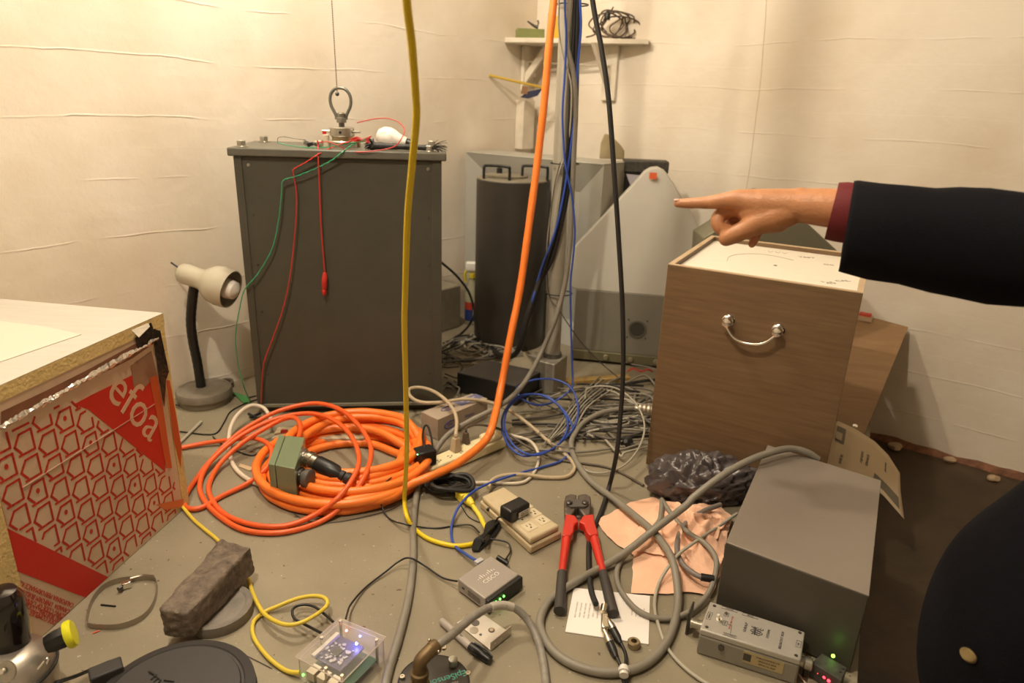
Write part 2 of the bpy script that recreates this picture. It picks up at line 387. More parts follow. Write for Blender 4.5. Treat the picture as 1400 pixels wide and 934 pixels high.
# bulb lying on the lid
bc = Yd(530, 181, ec.y+.03); bc.z = ZC+.033; ax = V((1, -.1, -.22)).normalized()
t = thing('light_bulb', 'white light bulb lying on its side on the cabinet lid', 'light bulb', (bc.x, bc.y, ZC))
obj('glass', MB().lathe([(.003, -.036), (.018, -.031), (.029, -.016), (.032, .002), (.029, .018), (.021, .036), (.0155, .052), (.0145, .06)], bc, ax, 28), mat('frosted_white', (.92, .86, .80), .2, spec=.5, coat=.3), t)
obj('screw_base', MB().lathe([(.0135, .06), (.0125, .064), (.0135, .068), (.0125, .072), (.0135, .076), (.0125, .08), (.006, .087)], bc, ax, 20), BLACK, t)
# black braided bundle with frayed ends
a = Yd(506, 197, ec.y-.05); b = Yd(592, 196, ec.y-.05); a.z = b.z = ZC+.012; fray = BLACKR
t = thing('braided_sleeve', 'black braided cable sleeve with frayed ends on the front of the lid', 'cable', ((a.x+b.x)/2, a.y, ZC))
obj('sleeve', MB().tube([a, a+(b-a)*.4+V((0, .004, 0)), b], [.013, .010, .0085, .008], 12, 8, ripple=.08), BLACKR, t)
mb = MB()
for i in range(34):
    s = b+V((0, random.uniform(-.006, .006), random.uniform(-.005, .006))); e = s+V((random.uniform(.015, .045), random.uniform(-.02, .02), random.uniform(-.012, .024)))
    mb.tube([s, (s+e)/2+V((0, 0, .004)), e], .0007, 4, 3)
for i in range(40):
    s = a+V((.01, random.uniform(-.01, .01), random.uniform(-.008, .01))); e = s+V((random.uniform(-.028, .0), random.uniform(-.015, .012), random.uniform(-.008, .012))); e.z = max(e.z, ZC+.002)
    mb.tube([s, (s+e)/2+V((0, 0, .005)), e], .0016, 5, 3)
o = obj('frayed_strands', mb, BLACKR, t); o['kind'] = 'stuff'
# little connectors
def lidp(px, py, z=.002, back=0): 
    p = P(px, py, ZC+z); return p
c = Yd(419, 186, ec.y-.02); c.z = ZC+.012
t = thing('clip_connector', 'small grey square connector lying left of the steel discs', 'connector', (c.x, c.y, ZC))
obj('housing', MB().box(c, (.022, .02, .014), Matrix.Rotation(.5, 3, 'Y') @ Matrix.Rotation(.4, 3, 'Z')), mat('mid_grey_plastic', (.25, .24, .21), .5), t, bevel=.001)
obj('boot', MB().box(c+V((.012, -.004, -.004)), (.018, .014, .010), Matrix.Rotation(-.3, 3, 'Y')), BLACK, t, bevel=.001)
c = Yd(436, 190, ec.y-.015); c.z = ZC+.011
single('small_gland', 'small round metal cable gland between grey connector and discs', 'connector', MB().lathe([(.009, -.012), (.009, -.002), (.011, -.002), (.011, .012)], c, (1, -.3, 0), 16), STEEL)
c = Yd(446, 196, ec.y-.01); c.z = ZC
t = thing('terminal_post', 'pale terminal post with red cap standing left of the steel discs', 'terminal', c)
obj('post', MB().lathe([(.010, 0), (.010, .036), (.008, .038)], c, n=16), mat('ivory', (.6, .52, .4), .5), t)
obj('cap', MB().lathe([(.006, .038), (.006, .047)], c+V((-.004, 0, 0)), n=12), RED, t)
c = Yd(486, 197, ec.y+.05); c.z = ZC
single('brass_block', 'small brass block behind the right side of the steel discs', 'bracket', MB().box(c+V((.0, 0, .015)), (.03, .015, .03)), MATS['brass_dull'], bevel=.001)
# wires of the cabinet; cy0: just before the front face
F0 = (cab[0]-n*(.014+.004)); F1 = (cab[1]-n*(.014+.004))
def front(px, py): return Wp(px, py, F0, F1)
def topw(px, py, z=.003): return P(px, py, ZC+z)
def lid_y(px, py): 
    q = Yd(px, py, ec.y-.08); return q
tw = lambda name, label, pts, m: single(name, label, 'wire', MB().tube(pts, .0016, 6, 5).tube([p+V((.0012, -.002, .0012*(1 if i % 2 else -1))) for i, p in enumerate(spline(pts, 5))], .0013, 5, smooth=False), m, angle=80)
tw('red_wire', 'red twisted wire bending off the lid and trailing down the cabinet front', [lid_y(492, 190), lid_y(470, 196), lid_y(455, 201), front(435, 211), front(418, 222), front(402, 231), front(401, 238), front(405, 262), front(405, 290), front(402, 330), front(396, 380), front(386, 425), front(372, 465), front(360, 500), front(357, 550)], RED)
tw('green_wire', 'green twisted wire bending off the lid, falling past the cabinet left edge', [lid_y(500, 190), lid_y(480, 199), front(468, 208), front(452, 220), front(430, 231), front(405, 241), front(387, 247), front(385, 262), front(381, 300), front(372, 340), front(352, 375), front(335, 395), front(328, 420), front(322, 460), front(326, 500), front(334, 530), P(342, 548, .004), P(346, 556, .004)], GREENW)
t = thing('test_lead', 'straight red test lead with a red clip hanging on the cabinet front', 'test lead', front(443, 404))
obj('wire', MB().tube([lid_y(434, 192), lid_y(435, 200), front(435, 214), front(437, 260), front(439, 310), front(442, 350), front(444, 372)], .0021, 7, 6), RED, t)
obj('clip', MB().lathe([(.003, 0), (.006, .006), (.008, .014), (.0055, .02), (.0085, .03), (.0085, .058), (.0065, .062), (.0065, .07), (.004, .074)], front(443, 404), front(444, 372)-front(443, 404), 12), RED, t)
def lz(px, py, yo, z): p = Yd(px, py, ec.y+yo); return p
loopp = [Yd(488, 168, ec.y+.0), Yd(510, 163, ec.y+.0), Yd(530, 162, ec.y-.01), Yd(546, 168, ec.y-.03), Yd(553, 178, ec.y-.06), Yd(548, 191, ec.y-.09), front(538, 201), front(515, 206), front(490, 208), lid_y(475, 205), lid_y(462, 199), lid_y(448, 194), lid_y(434, 195)]
single('red_loop_wire', 'red wire looping over the bulb and back along the lid edge', 'wire', MB().tube(loopp, .0016, 6, 6), RED)
single('green_lid_wire', 'green wire lying along the lid in front of the steel discs', 'wire', MB().tube([lid_y(380, 195), lid_y(395, 199), lid_y(425, 202), lid_y(455, 200), lid_y(480, 196), lid_y(500, 193)], .0016, 6, 6), GREENW)
single('thin_dark_wire', 'hair thin dark wire curling at the left of the lid', 'wire', MB().tube([lid_y(380, 196), lid_y(380, 189), lid_y(388, 187), lid_y(405, 190), lid_y(418, 191)], .0009, 5, 5), GREYD)
mb = MB()
for i in range(7):
    y0 = 188+i*.9; mb.tube([lid_y(478+i*2, y0+3), lid_y(488+i, y0-1), lid_y(496+i*1.5, y0+2), lid_y(508-i, y0-2)], .0014, 5, 4)
single('red_wire_tangle', 'small tangle of red wire right of the steel discs', 'wire', mb, RED)

# ================================================================== DESK LAMP
lc = P(281, 549); k_ = .0875
lamp_m = mat('dusty_taupe_plastic', (.20, .175, .135), .6, var=.15, bump=.15, bscale=60)
t = thing('desk_lamp', 'gooseneck desk lamp with putty bell shade left of the cabinet', 'lamp', lc)
obj('base', MB().lathe([(k_*.98, .022), (k_*1.02, .026), (k_*1.02, .044), (k_*.98, .050), (k_*.86, .052), (k_*.84, .050), (.001, .051)], lc, n=48), lamp_m, t)
gp = [lc+V((-.014, .01, .05)), Yd(270, 497, lc.y+.01), Yd(264, 468, lc.y), Yd(261, 440, lc.y), Yd(263, 410, lc.y), Yd(266, 388, lc.y)]
gn = MB().tube(gp, .0155, 14, 12, ripple=.03); obj('gooseneck', gn, BLACK, t)
sa = Yd(249, 373, lc.y); sb = Yd(316, 396, lc.y-.03); ax = (sb-sa).normalized()
putty = mat('putty_enamel', (.52, .48, .38), .25, coat=.3)
obj('shade', MB().lathe([(.006, -.012), (.022, -.010), (.031, -.001), (.034, .015), (.033, .035), (.032, .06), (.036, .078), (.048, .092), (.060, .112), (.064, .135), (.063, .158), (.061, .172), (.058, .172), (.060, .15), (.05, .10), (.03, .08)], sa, ax, 40, cap=False).lathe([(.006, -.012), (.001, -.0125)], sa, ax, 40), putty, t, angle=50)
obj('bulb', MB().lathe([(.012, .085), (.018, .11), (.03, .14), (.033, .163), (.028, .185), (.014, .196), (.002, .199)], sa, ax, 24, cap=False), MATS['frosted_white'], t)
obj('switch', MB().cyl(sa-ax*.008+V((0, 0, .012)), sa-ax*.036+V((0, 0, .022)), .003, n=8), BLACK, t)
mb = MB(); s1 = ax.orthogonal().normalized(); s2 = ax.cross(s1)
for i in range(8):
    a = i*pi/4; mb.ball(sa-ax*.0085+(s1*cos(a)+s2*sin(a))*.018, .003, 6)
obj('vent_hole', mb, BLACK, t)
single('turntable_disc', 'grey round disc under the base of the desk lamp', 'disc', MB().lathe([(k_*.90, 0), (k_*.92, .003), (k_*.92, .021), (k_*.90, .022)], lc, n=48), mat('grey_taupe', (.24, .215, .165), .6))
tr = P(309, 529)
single('tape_roll', 'small brown tape roll tucked behind the lamp base', 'tape roll', MB().lathe([(.028, 0), (.028, .022), (.02, .022), (.02, 0), (.028, 0)], tr+V((0, 0, .0)), (0, -.1, 1), 28, cap=False), mat('brown_tape', (.13, .10, .07), .5))
single('green_tag', 'green plastic tag lying on the floor behind the desk lamp base', 'tag', MB().prism([P(318, 538)[:2], P(338, 544)[:2], P(342, 552)[:2], P(332, 552)[:2]], .001, .006), mat('green_plastic', (.08, .32, .10), .5))
cable('lamp_cord', 'thin black cord running from the lamp base along the floor', 'cord', [(246, 590), (262, 592), (280, 594), (296, 592), (306, 578), (314, 564), (328, 555), (346, 548), (352, 546)], .0022, BLACK)
cable('lamp_cord_end', 'short black cord leaving the left side of the lamp base', 'cord', [(238, 553, .01), (244, 555, .012)], .0025, BLACK)
cable('black_floor_cord', 'black cord squiggling in front of the beige box left of the orange coil', 'cord', [(291, 597), (300, 605), (318, 614), (335, 621), (349, 622), (364, 612), (375, 598), (382, 586)], .002, BLACK)
cable('black_wall_cord', 'black cord behind the green tag to the cabinet foot', 'cord', [(318, 540), (334, 544), (352, 541)], .0022, BLACK)
single('metal_rod', 'short grey metal rod on the floor in front of the desk lamp', 'rod', MB().cyl(P(275, 577, .006), P(243, 608, .006), .0048, n=12), GREYL)
mb = MB()
for q in ((340, 566, 355, 574), (342, 571, 356, 565)): mb.tube([P(q[0], q[1], .012), P(q[2], q[3], .012)], .005, 8, smooth=False)
single('black_plug', 'small black plug inside the white cord loop near the cabinet', 'plug', mb, BLACK)

# ================================================================== FLOOR CABLES, LEFT AND MIDDLE
cable('white_power_cable', 'thick white cord arching out from behind the orange coil', 'cable', [(372, 580, .03), (368, 568, .04), (359, 557, .05), (342, 555, .06), (326, 566, .055), (316, 583, .04), (313, 603, .02), (315, 625), (323, 642), (340, 656), (359, 664), (400, 672), (450, 678), (500, 672), (540, 668)], .0062, WHITEJ)
mb = MB(); pl = [P(378, 584, .028), P(492, 590, .028), P(494, 600, .028), P(376, 600, .028)]
q = rect(P(372, 612), P(498, 612), .075)
t = thing('beige_power_box', 'flat beige power box lying behind and inside the orange coil', 'power strip', (q[0]+q[1])/2)
obj('case', MB().prism([(p.x, p.y) for p in q], 0, .032), CREAM2, t, bevel=.004)
obj('switch', MB().box((q[0]+q[3])/2+V((.03, 0, .035)), (.02, .012, .01)), mat('red_switch', (.6, .04, .03), .4), t, bevel=.001)
# thick orange cable: coil, then over the power strip and up beside the pole
co = P(470, 645); pts = []
NT = 12
for i in range(NT*12):
    a = -2*pi*i/12+.2; tt = i/(NT*12); lay = i//12
    rr = [.155, .180, .165, .195, .212, .176, .225, .200, .185, .232, .214, .228][lay]+.006*sin(a*2+lay)
    cx = [.0, .012, -.008, .02, .0, .028, .01, .03, .02, .0, .03, .012][lay]; cyy = [.0, .01, .02, .0, .03, .04, .0, .045, .05, .0, .02, .01][lay]
    z = .013+.0125*[0, 0, 2, 1, 0, 3.4, 0, 2.4, 4.4, 1.8, 3.2, 2][lay]+.012*max(0, sin(a))*(lay % 3)*.6
    pts.append(co+V((cx+rr*cos(a), cyy+rr*.95*sin(a), z)))
tail = [P(528, 682, .03), P(560, 663, .04), P(592, 650, .055), (P(622, 636, .06)), P(648, 617, .066), P(664, 602, .072), P(673, 583, .10)]
hang = [Yd(684, 535, 1.97), Yd(698, 460, 2.04), Yd(711, 395, 2.10), Yd(723, 310, 2.15), Yd(735, 220, 2.2), Yd(744, 140, 2.22), Yd(750, 70, 2.24), Yd(757, 0, 2.26), Yd(766, -110, 2.3), Yd(770, -300, 2.34), V((.2, 2.3, CE))]
mb = MB(); mb.tube(pts[:-8]+tail+hang, .0118, 10, 5, ripple=.035)
single('orange_coiled_cable', 'thick orange cable coiled on the floor, rising beside the steel pole', 'cable', mb, ORANGE, angle=80)
# thinner red-orange cable in front
RO_ = [(246, 612.8), (280, 606, .012), (312, 601.7, .02), (340, 599, .04), (354, 601, .05), (366, 607, .05), (372, 618, .045), (365, 639, .03), (340, 660, .012), (304, 678), (276, 694), (257, 695), (252, 684), (262, 664), (287, 631, .02), (320, 597.5, .05), (354, 575, .07), (387, 560, .085), (429, 551.5, .095), (462, 558.5, .1), (487, 578, .1), (504, 603, .09), (507, 625, .08), (496, 656, .07), (471, 689, .03), (437, 714), (387, 728), (337, 725.6), (304, 709), (281, 687), (273, 664), (284, 636, .02), (315, 606, .045), (351, 583.6, .07), (387, 570, .085), (426, 565.5, .095), (457, 575, .1), (479, 595, .1), (490, 620, .09), (487, 645, .08), (465, 678, .055), (432, 703, .02), (393, 718.6), (351, 718.6), (312, 706), (292, 687), (285.5, 664), (301, 634, .02), (331, 606, .05), (362, 586, .07), (388, 573, .09), (404, 572, .1), (411, 584, .1), (408, 600, .1)]
cable('red_orange_cable', 'thinner red-orange cable in two wide loops in front of the coil', 'cable', RO_, .0068, ORANGER, sub=7, n=10)
# green connector box
g1, g2 = P(364, 676, .0), P(414, 680, .0)
zt = .125
gb = [P(360, 676, .02), P(402, 682, .02)]
gm = mat('sage_green_enamel', (.22, .27, .165), .3, .1, coat=.15)
fl, fr_ = P(366, 634, .115), P(403, 641, .115)      # front top edge
bl, br = P(381, 594, .115), P(417, 598, .115)
bfl = V((fl.x, fl.y+.004, .03)); bfr = V((fr_.x, fr_.y+.004, .03)); bbl = V((bl.x, bl.y-.004, .03)); bbr = V((br.x, br.y-.004, .03))
t = thing('green_junction_box', 'sage green junction box with two round connectors on the orange coil', 'junction box', (fl+br)/2*1-V((0, 0, .09)))
def hexa(b4, t4): return MB().add(b4+t4, [(3, 2, 1, 0), (4, 5, 6, 7), (0, 1, 5, 4), (1, 2, 6, 5), (2, 3, 7, 6), (3, 0, 4, 7)])
sp = .27
mid = lambda a, b, s: a+(b-a)*s
obj('cover', hexa([bfl, mid(bfl, bfr, sp-.015), mid(bbl, bbr, sp-.015), bbl], [fl, mid(fl, fr_, sp-.015), mid(bl, br, sp-.015), bl]), gm, t, bevel=.0025)
obj('case', hexa([mid(bfl, bfr, sp), bfr, bbr, mid(bbl, bbr, sp)], [mid(fl, fr_, sp), fr_, br, mid(bl, br, sp)]), gm, t, bevel=.0025)
xd = (fr_-fl).normalized(); yd_ = (br-fr_).normalized()
ca = mid(fr_, br, .62)+V((0, 0, -.028)); cb_ = mid(fr_, br, .22)+V((0, 0, -.045))
for c, nm in ((ca, 'upper'), (cb_, 'lower')):
    o = obj('socket', MB().lathe([(.027, 0), (.027, .004), (.022, .004), (.022, .012), (.019, .012), (.019, .024)], c, xd, 28), DSTEEL if nm == 'lower' else STEEL, t)
    mb = MB()
    for a in range(4): mb.ball(c+xd*.005+(yd_*cos(a*pi/2+.78)+V((0, 0, 1))*sin(a*pi/2+.78))*.0235, .0028, 8)
    obj('flange_screw', mb, CHROME, o)
obj('dust_cap', MB().lathe([(.024, .02), (.025, .024), (.025, .034), (.022, .036)], cb_, xd, 28), GREYD, t)
pd = (xd+V((0, -.12, -.22))).normalized(); c = ca+xd*.016
t2 = thing('cable_plug', 'black round cable plug with steel collar in the green junction box', 'plug', (c.x, c.y, c.z-.03))
obj('collar', MB().lathe([(.020, 0), (.023, .003), (.023, .014), (.021, .016), (.021, .03)], c, pd, 28), mat('nickel', (.42, .38, .30), .25, .95), t2)
obj('shell', MB().lathe([(.021, .03), (.0225, .034), (.0225, .07), (.021, .09), (.014, .105), (.012, .112)], c, pd, 28), BLACK, t2)
obj('strain_relief', MB().lathe([(.015, .108), (.015, .118), (.012, .120), (.016, .124), (.016, .138)], c, pd, 20), BLACKR, t2)
e = c+pd*.135
single('orange_plug_lead', 'orange lead leaving the black plug into the coil', 'cable', MB().tube([e, e+pd*.04, e+pd*.09+V((.01, .01, .004)), e+pd*.13+V((.0, .05, .0)), e+pd*.15+V((0, .10, -.01))], .009, 10, 8), ORANGE)
mb = MB()
def card(name, label, corners, m, z=.002, th=.0008, cat='paper', bump=0, wave=.0):
    a, b, c, d_ = [P(x, y, z) for x, y in corners]; rows = []
    for i in range(9):
        r = []
        for j in range(9):
            p = mid(mid(a, b, j/8), mid(d_, c, j/8), i/8); p.z = z+wave*abs(noise.noise(p*14)); r.append(p)
        rows.append(r)
    return single(name, label, cat, MB().grid(rows), m, solid=th, angle=60)
paper = mat('white_paper', (.78, .72, .66), .75); card('paper_scrap', 'white paper scrap on the floor inside the orange coil', [(452, 648), (500, 640), (512, 652), (470, 658)], paper, .003, wave=.01)
card('yellow_scrap', 'small tan scrap on the floor inside the white cord', [(328, 634), (348, 640), (342, 644), (326, 638)], mat('tan_paper', (.55, .42, .25), .8))

# yellow cord from the ceiling
cable('yellow_hanging_cord', 'yellow cord hanging from the ceiling in front of the cabinet', 'cord',
      [('w', -.2, .72, CE), (545, -200, 'y', .86), (549, -120, 'y', .88), (556, 0, 'y', .93), (563, 60, 'y', .96), (568, 125, 'y', 1.0), (569, 165, 'y', 1.02), (563, 230, 'y', 1.06), (557, 300, 'y', 1.11), (554, 400, 'y', 1.18), (553, 450, 'y', 1.22), (555, 540, 'y', 1.31), (556, 620, 'y', 1.40), (553, 680, 'y', 1.50), (556, 705, .03), (566, 722), (586, 737), (618, 746), (640, 745), (652, 741), (664, 730, .012)], .0056, YEL, sub=8, n=8)

# ================================================================== POWER STRIP
q = [P(573, 648, .036), P(693, 598, .036), P(681, 587, .036), P(551, 640, .036)]
t = thing('power_strip', 'cream power strip with three plugs behind the black cord tangle', 'power strip', ((q[0]+q[1])/2).xy.to_3d())
obj('case', MB().prism([(p.x, p.y) for p in q], .002, .036), CREAM, t, bevel=.006, seg=3)
sd = (q[1]-q[0]).normalized(); sn = V((-sd.y, sd.x, 0))
obj('switch_hump', MB().prism([(p.x, p.y) for p in (q[1]-sd*.085+sn*.004, q[1]-sd*.015+sn*.004, q[2]-sd*.015-sn*.004, q[2]-sd*.085-sn*.004)], .034, .05), CREAM, t, bevel=.008, seg=3)
obj('rocker', MB().box((q[1]+q[2])/2-sd*.05+V((0, 0, .015)), (.022, .014, .006), Matrix.Rotation(atan2(sd.y, sd.x), 3, 'Z')), mat('brown_red_switch', (.32, .07, .04), .4), t, bevel=.001)
slot = mat('slot_dark', (.03, .025, .02), .7)
def outlet(c, x, y, parent, s=1):
    mb = MB(); R = Matrix.Rotation(atan2(x.y, x.x), 3, 'Z')
    mb.box(c+x*.0055*s+y*.004*s, (.0016, .008*s, .001), R); mb.box(c-x*.0055*s+y*.004*s, (.0016, .0065*s, .001), R); mb.cyl(c-y*.006*s-V((0, 0, .0005)), c-y*.006*s+V((0, 0, .0005)), .0024*s, n=10)
    return obj('socket_slot', mb, slot, parent)
for u in (.045, .085, .125, .165):
    outlet(q[0]+sd*u+sn*.02+V((0, 0, .0004)), sn, -sd, t, .9)
def plug(name, label, px, py, m, w_, h_, d_, zb=.037):
    c = P(px, py, zb); tt = thing(name, label, 'plug', c)
    obj('body', MB().add([c+sd*a*w_/2+sn*b*d_/2 for a, b in ((-1, -1), (1, -1), (1, 1), (-1, 1))]+[c+sd*a*w_*.32+sn*b*d_*.32+V((0, 0, h_)) for a, b in ((-1, -1), (1, -1), (1, 1), (-1, 1))], [(3, 2, 1, 0), (4, 5, 6, 7), (0, 1, 5, 4), (1, 2, 6, 5), (2, 3, 7, 6), (3, 0, 4, 7)]), m, tt, bevel=.002)
    obj('neck', MB().cyl(c+V((0, 0, h_-.002)), c+V((0, 0, h_+.008)), w_*.22, n=12), m, tt); return c+V((0, 0, h_+.006))
pb = plug('beige_plug', 'beige plug standing in the cream power strip', 623, 616, BEIGE, .027, .042, .025)
pb2 = plug('brown_plug', 'dark brown plug just right of the beige plug in the strip', 637, 606, BROWNJ, .016, .036, .024)
c = P(585, 634, .037)
t = thing('black_adapter', 'black power adapter with green light on the left end of the strip', 'power adapter', c)
obj('body', MB().box(c+V((-.008, 0, .024)), (.052, .045, .046), Matrix.Rotation(atan2(sd.y, sd.x)-.2, 3, 'Z')), BLACK, t, bevel=.004)
obj('light', MB().ball(c+V((-.025, -.026, .042)), .0018, 8), mat('green_led', (.1, 1, .2), .4, emit=4), t)
cable('adapter_loop', 'black doubled cord loop rising behind the black adapter', 'cord', [(583, 622, .075), (578, 600, .09), (580, 584, .09), (585, 583, .09), (590, 600, .08), (592, 620, .07)], .003, BLACK)
# beige, white and brown cords
def cablew(name, label, start, pts, r, m):
    return single(name, label, 'power cable', MB().tube(start+pp(pts, r), r, 10, 7), m, angle=80)
cablew('beige_power_cable', 'beige cord looping from the beige plug across to the surge box', [pb], [(624, 572, .105), (615, 553, .11), (596, 537, .11), (576, 530, .10), (560, 532, .10), (561, 542, .09), (576, 550, .09), (604, 550, .09), (635, 546, .09), (668, 550, .07), (696, 561, .05), (724, 581, .03), (749, 603, .015), (768, 617), (782, 631), (785, 642), (774, 652), (746, 653), (718, 649, .015), (690, 650, .02), (674, 656, .02), (668, 667, .02)], .0056, BEIGE)
cable('white_thin_cord', 'white cord curving below the blue loops to the black tangle', 'cord', [(629, 661, .012), (665, 660), (707, 661), (724, 654), (735, 636), (735, 617, .02), (724, 603, .02), (702, 596, .02), (685, 592, .03)], .0048, WHITEJ)
cablew('brown_power_cable', 'dark brown cord from the small brown plug running right', [pb2], [(639, 584, .08), (648, 581, .08), (665, 582, .07), (688, 589, .045), (718, 609, .02), (746, 622, .012), (771, 630), (800, 634), (830, 639), (852, 648), (880, 664)], .0038, BROWNJ)
# black coils under the strip
mb = MB()
for i in range(7):
    c = P(600+i*3, 668+i*1.5); pts = []
    for k in range(10): a = 2*pi*k/10; pts.append(c+V(((.034+.004*i)*cos(a)+random.uniform(-.008, .008), (.02+.003*i)*sin(a)+random.uniform(-.006, .006), .008+i*.005+.006*sin(a*2+i))))
    mb.tube(pts, .0055, 8, 5, closed=True)
single('black_cord_coil', 'black coiled cord heaped just below the cream power strip', 'cord', mb, BLACKR)
c = P(636, 682, .012); dd = (P(652, 697, .012)-P(627, 672, .012)).normalized(); sd2 = V((-dd.y, dd.x, 0))
t = thing('yellow_plug', 'yellow plug and socket joined to the black coil', 'plug', (c.x, c.y, 0))
ybr = mat('bright_yellow_plastic', (.82, .66, .05), .4)
R = Matrix.Rotation(atan2(dd.y, dd.x), 3, 'Z')
obj('body', MB().box(c-dd*.012+V((0, 0, .004)), (.036, .030, .026), R), ybr, t, bevel=.003)
obj('grip', MB().lathe([(.013, 0), (.011, .02), (.007, .035)], c+dd*.006+V((0, 0, .004)), dd, 12), ybr, t)
obj('black_socket', MB().box(c-dd*.04+V((0, 0, .004)), (.022, .026, .024), R), BLACK, t, bevel=.003)
single('yellow_plug_lead', 'short ridged yellow lead from the yellow plug to the tangle', 'cord', MB().tube([c+dd*.03+V((0, 0, .004)), P(655, 704, .01), P(661, 716, .009), P(667, 727, .01)], .0058, 8, 8, ripple=.08), ybr)

# ================================================================== SURGE BOX
q = [P(726, 740, .038), P(768.5, 719, .038), P(688, 663, .038), P(656, 677, .038)]
t = thing('surge_outlet_box', 'beige six-outlet surge box on the floor left of the bolt cutter', 'power strip', ((q[0]+q[2])/2).xy.to_3d())
obj('case', MB().prism([(p.x, p.y) for p in q], .001, .021), mat('beige_case', (.58, .48, .31), .45, var=.04), t, bevel=.004)
ins = .95; cc = sum(q, V((0, 0, 0)))/4
obj('top_shell', MB().prism([(cc+(p-cc)*ins).xy for p in q], .0215, .038), MATS['beige_case'], t, bevel=.006, seg=3)
ux = (q[1]-q[0]).normalized(); uy = (q[2]-q[1]).normalized()
pan = mat('ivory_panel', (.66, .57, .40), .4)
for j, (u, vv) in enumerate([(.3, .2), (.72, .2), (.3, .36), (.72, .36), (.3, .52), (.72, .52)]):
    c = q[0]+(q[1]-q[0])*u+(q[3]-q[0])*vv+V((0, 0, .0004))
    po = obj('outlet_face', MB().prism([(c+ux*a*.0155+uy*b*.0155).xy for a, b in ((-1, -1), (1, -1), (1, 1), (-1, 1))], .0375, .0392), pan, t, bevel=.0008)
    mb = MB(); zz = .0395; c0 = V((c.x, c.y, zz)); Rr = Matrix.Rotation(atan2(uy.y, uy.x), 3, 'Z')
    mb.box(c0+ux*.005+uy*.004, (.0075, .0016, .0008), Rr); mb.box(c0-ux*.005+uy*.004, (.0065, .0016, .0008), Rr); mb.cyl(c0-uy*.006, c0-uy*.006+V((0, 0, .0005)), .0024, n=8)
    obj('slots', mb, slot, po)
obj('reset_button', MB().cyl(P(667, 697, .015), P(667, 697, .015)-uy.cross(V((0, 0, 1)))*-.0, .004) if False else MB().ball(mid(q[3], q[0], .18)*1+V((0, 0, -.02)), .005, 10), BLACK, t)
c = P(704, 700, .06)
t = thing('wall_wart', 'black power adapter with white label plugged into the surge box', 'power adapter', (c.x, c.y, .039))
ad = (P(722, 684, .06)-P(690, 700, .06)).normalized(); R = Matrix.Rotation(atan2(ad.y, ad.x), 3, 'Z'); an = V((ad.y, -ad.x, 0))
cc2 = P(704, 697, .055)
obj('body', MB().box(cc2, (.068, .042, .034), R), BLACK, t, bevel=.007, seg=3)
M_ = frame(cc2+an*.0214+V((.004, 0, -.001)), ad, (0, 0, 1))
obj('label_sticker', MB(M_).box((0.006, 0, .0002), (.038, .015, .0006)), mat('sticker', (.62, .6, .56), .5), t)
for i in range(3): text('INPUT 100-240V' if i == 0 else 'OUTPUT 12V 1A' if i == 1 else 'MADE IN CHINA', .0035, M_ @ Matrix.Translation((.006, .004-i*.004, .0006)), BLACK, t)
s0 = cc2-ad*.036+V((0, 0, -.006))
single('adapter_lead', 'thin black lead from the labelled adapter to the cord bundle', 'cord', MB().tube([s0, P(681, 708, .03), P(676, 718, .01), P(668, 730, .012)], .0022, 8, 6), BLACK)
# cord bundle near the switch
mb = MB()
for i in range(7):
    o = i-3; mb.tube([P(650+o*1.2, 752, .006), P(655+o*1.8, 738, .016), P(663+o*.6, 730, .02), P(672+o*2.2, 716, .018), P(679+o*.8, 712, .012), P(680+o, 722, .006), P(668+o, 738, .005), P(655+o, 750, .004)], .0022, 6, 6, closed=True)
mb.tube([P(658, 736, .012), P(664, 740, .03), P(668, 732, .014)], .004, 6, 5)
single('cord_bundle', 'tied bundle of thin black cord behind the network switch', 'cord', mb, BLACK)
cable('bundle_tail', 'thin black cord from the tied bundle round to the switch plug', 'cord', [(670, 737, .01), (684, 739, .012), (695, 743, .012), (698, 753, .008), (692, 764, .012), (689, 769, .013)], .0021, BLACK)
cable('long_black_lead', 'thin black lead wandering from the coil to the tied bundle', 'cord', [(551, 639, .02), (535, 653, .05), (521, 667, .04), (521, 689, .02), (532, 709), (554, 717, .02), (577, 721), (600, 722), (621, 719), (643, 718, .008), (655, 728, .01)], .002, BLACK)
cable('fine_grey_lead', 'hair thin dark lead arcing on the floor below the strip', 'cord', [(383, 668), (395, 695), (420, 712), (455, 714), (500, 706), (540, 694), (565, 676)], .0013, GREYD)
cable('fine_black_lead', 'fine black lead on the floor right of the yellow plug', 'cord', [(630, 690), (640, 706), (655, 714), (668, 716)], .0013, BLACK)
# ================================================================== CARDBOARD BOX, BLACK BOX
zb = .072
q = [P(576, 563, zb), P(598.5, 574, zb), P(667, 545, zb), P(645, 538, zb)]
card_m = mat('white_cardboard', (.42, .34, .26), .7, var=.08, scale=20); printblue = mat('blue_print', (.05, .05, .30), .6)
t = thing('small_carton', 'small cardboard carton with blue oval print before the black box', 'box', ((q[0]+q[2])/2).xy.to_3d())
obj('carton', MB().prism([(p.x, p.y) for p in q], .002, zb), card_m, t, bevel=.001)
fx = (q[2]-q[1]).normalized(); gx = (q[1]-q[0]).normalized()
M1 = frame(mid(q[0], q[3], .35)*.5+mid(q[1], q[2], .35)*.5+V((0, 0, .0005)), fx, -gx); M2 = frame(mid(q[1], q[2], .24)+V((0, 0, -.034))+fx.cross(V((0, 0, 1)))*.0006, fx, (0, 0, 1))
for M in (M1, M2):
    mb = MB(M); pts = [V((.026*cos(a), .0115*sin(a), 0)) for a in [2*pi*i/20 for i in range(20)]]; mb.tube(pts, .0016, 4, 1, closed=True, smooth=False)
    obj('oval_print', mb, printblue, t); text('3M', .014, M, printblue, t) if False else text('Kim', .014, M, printblue, t)
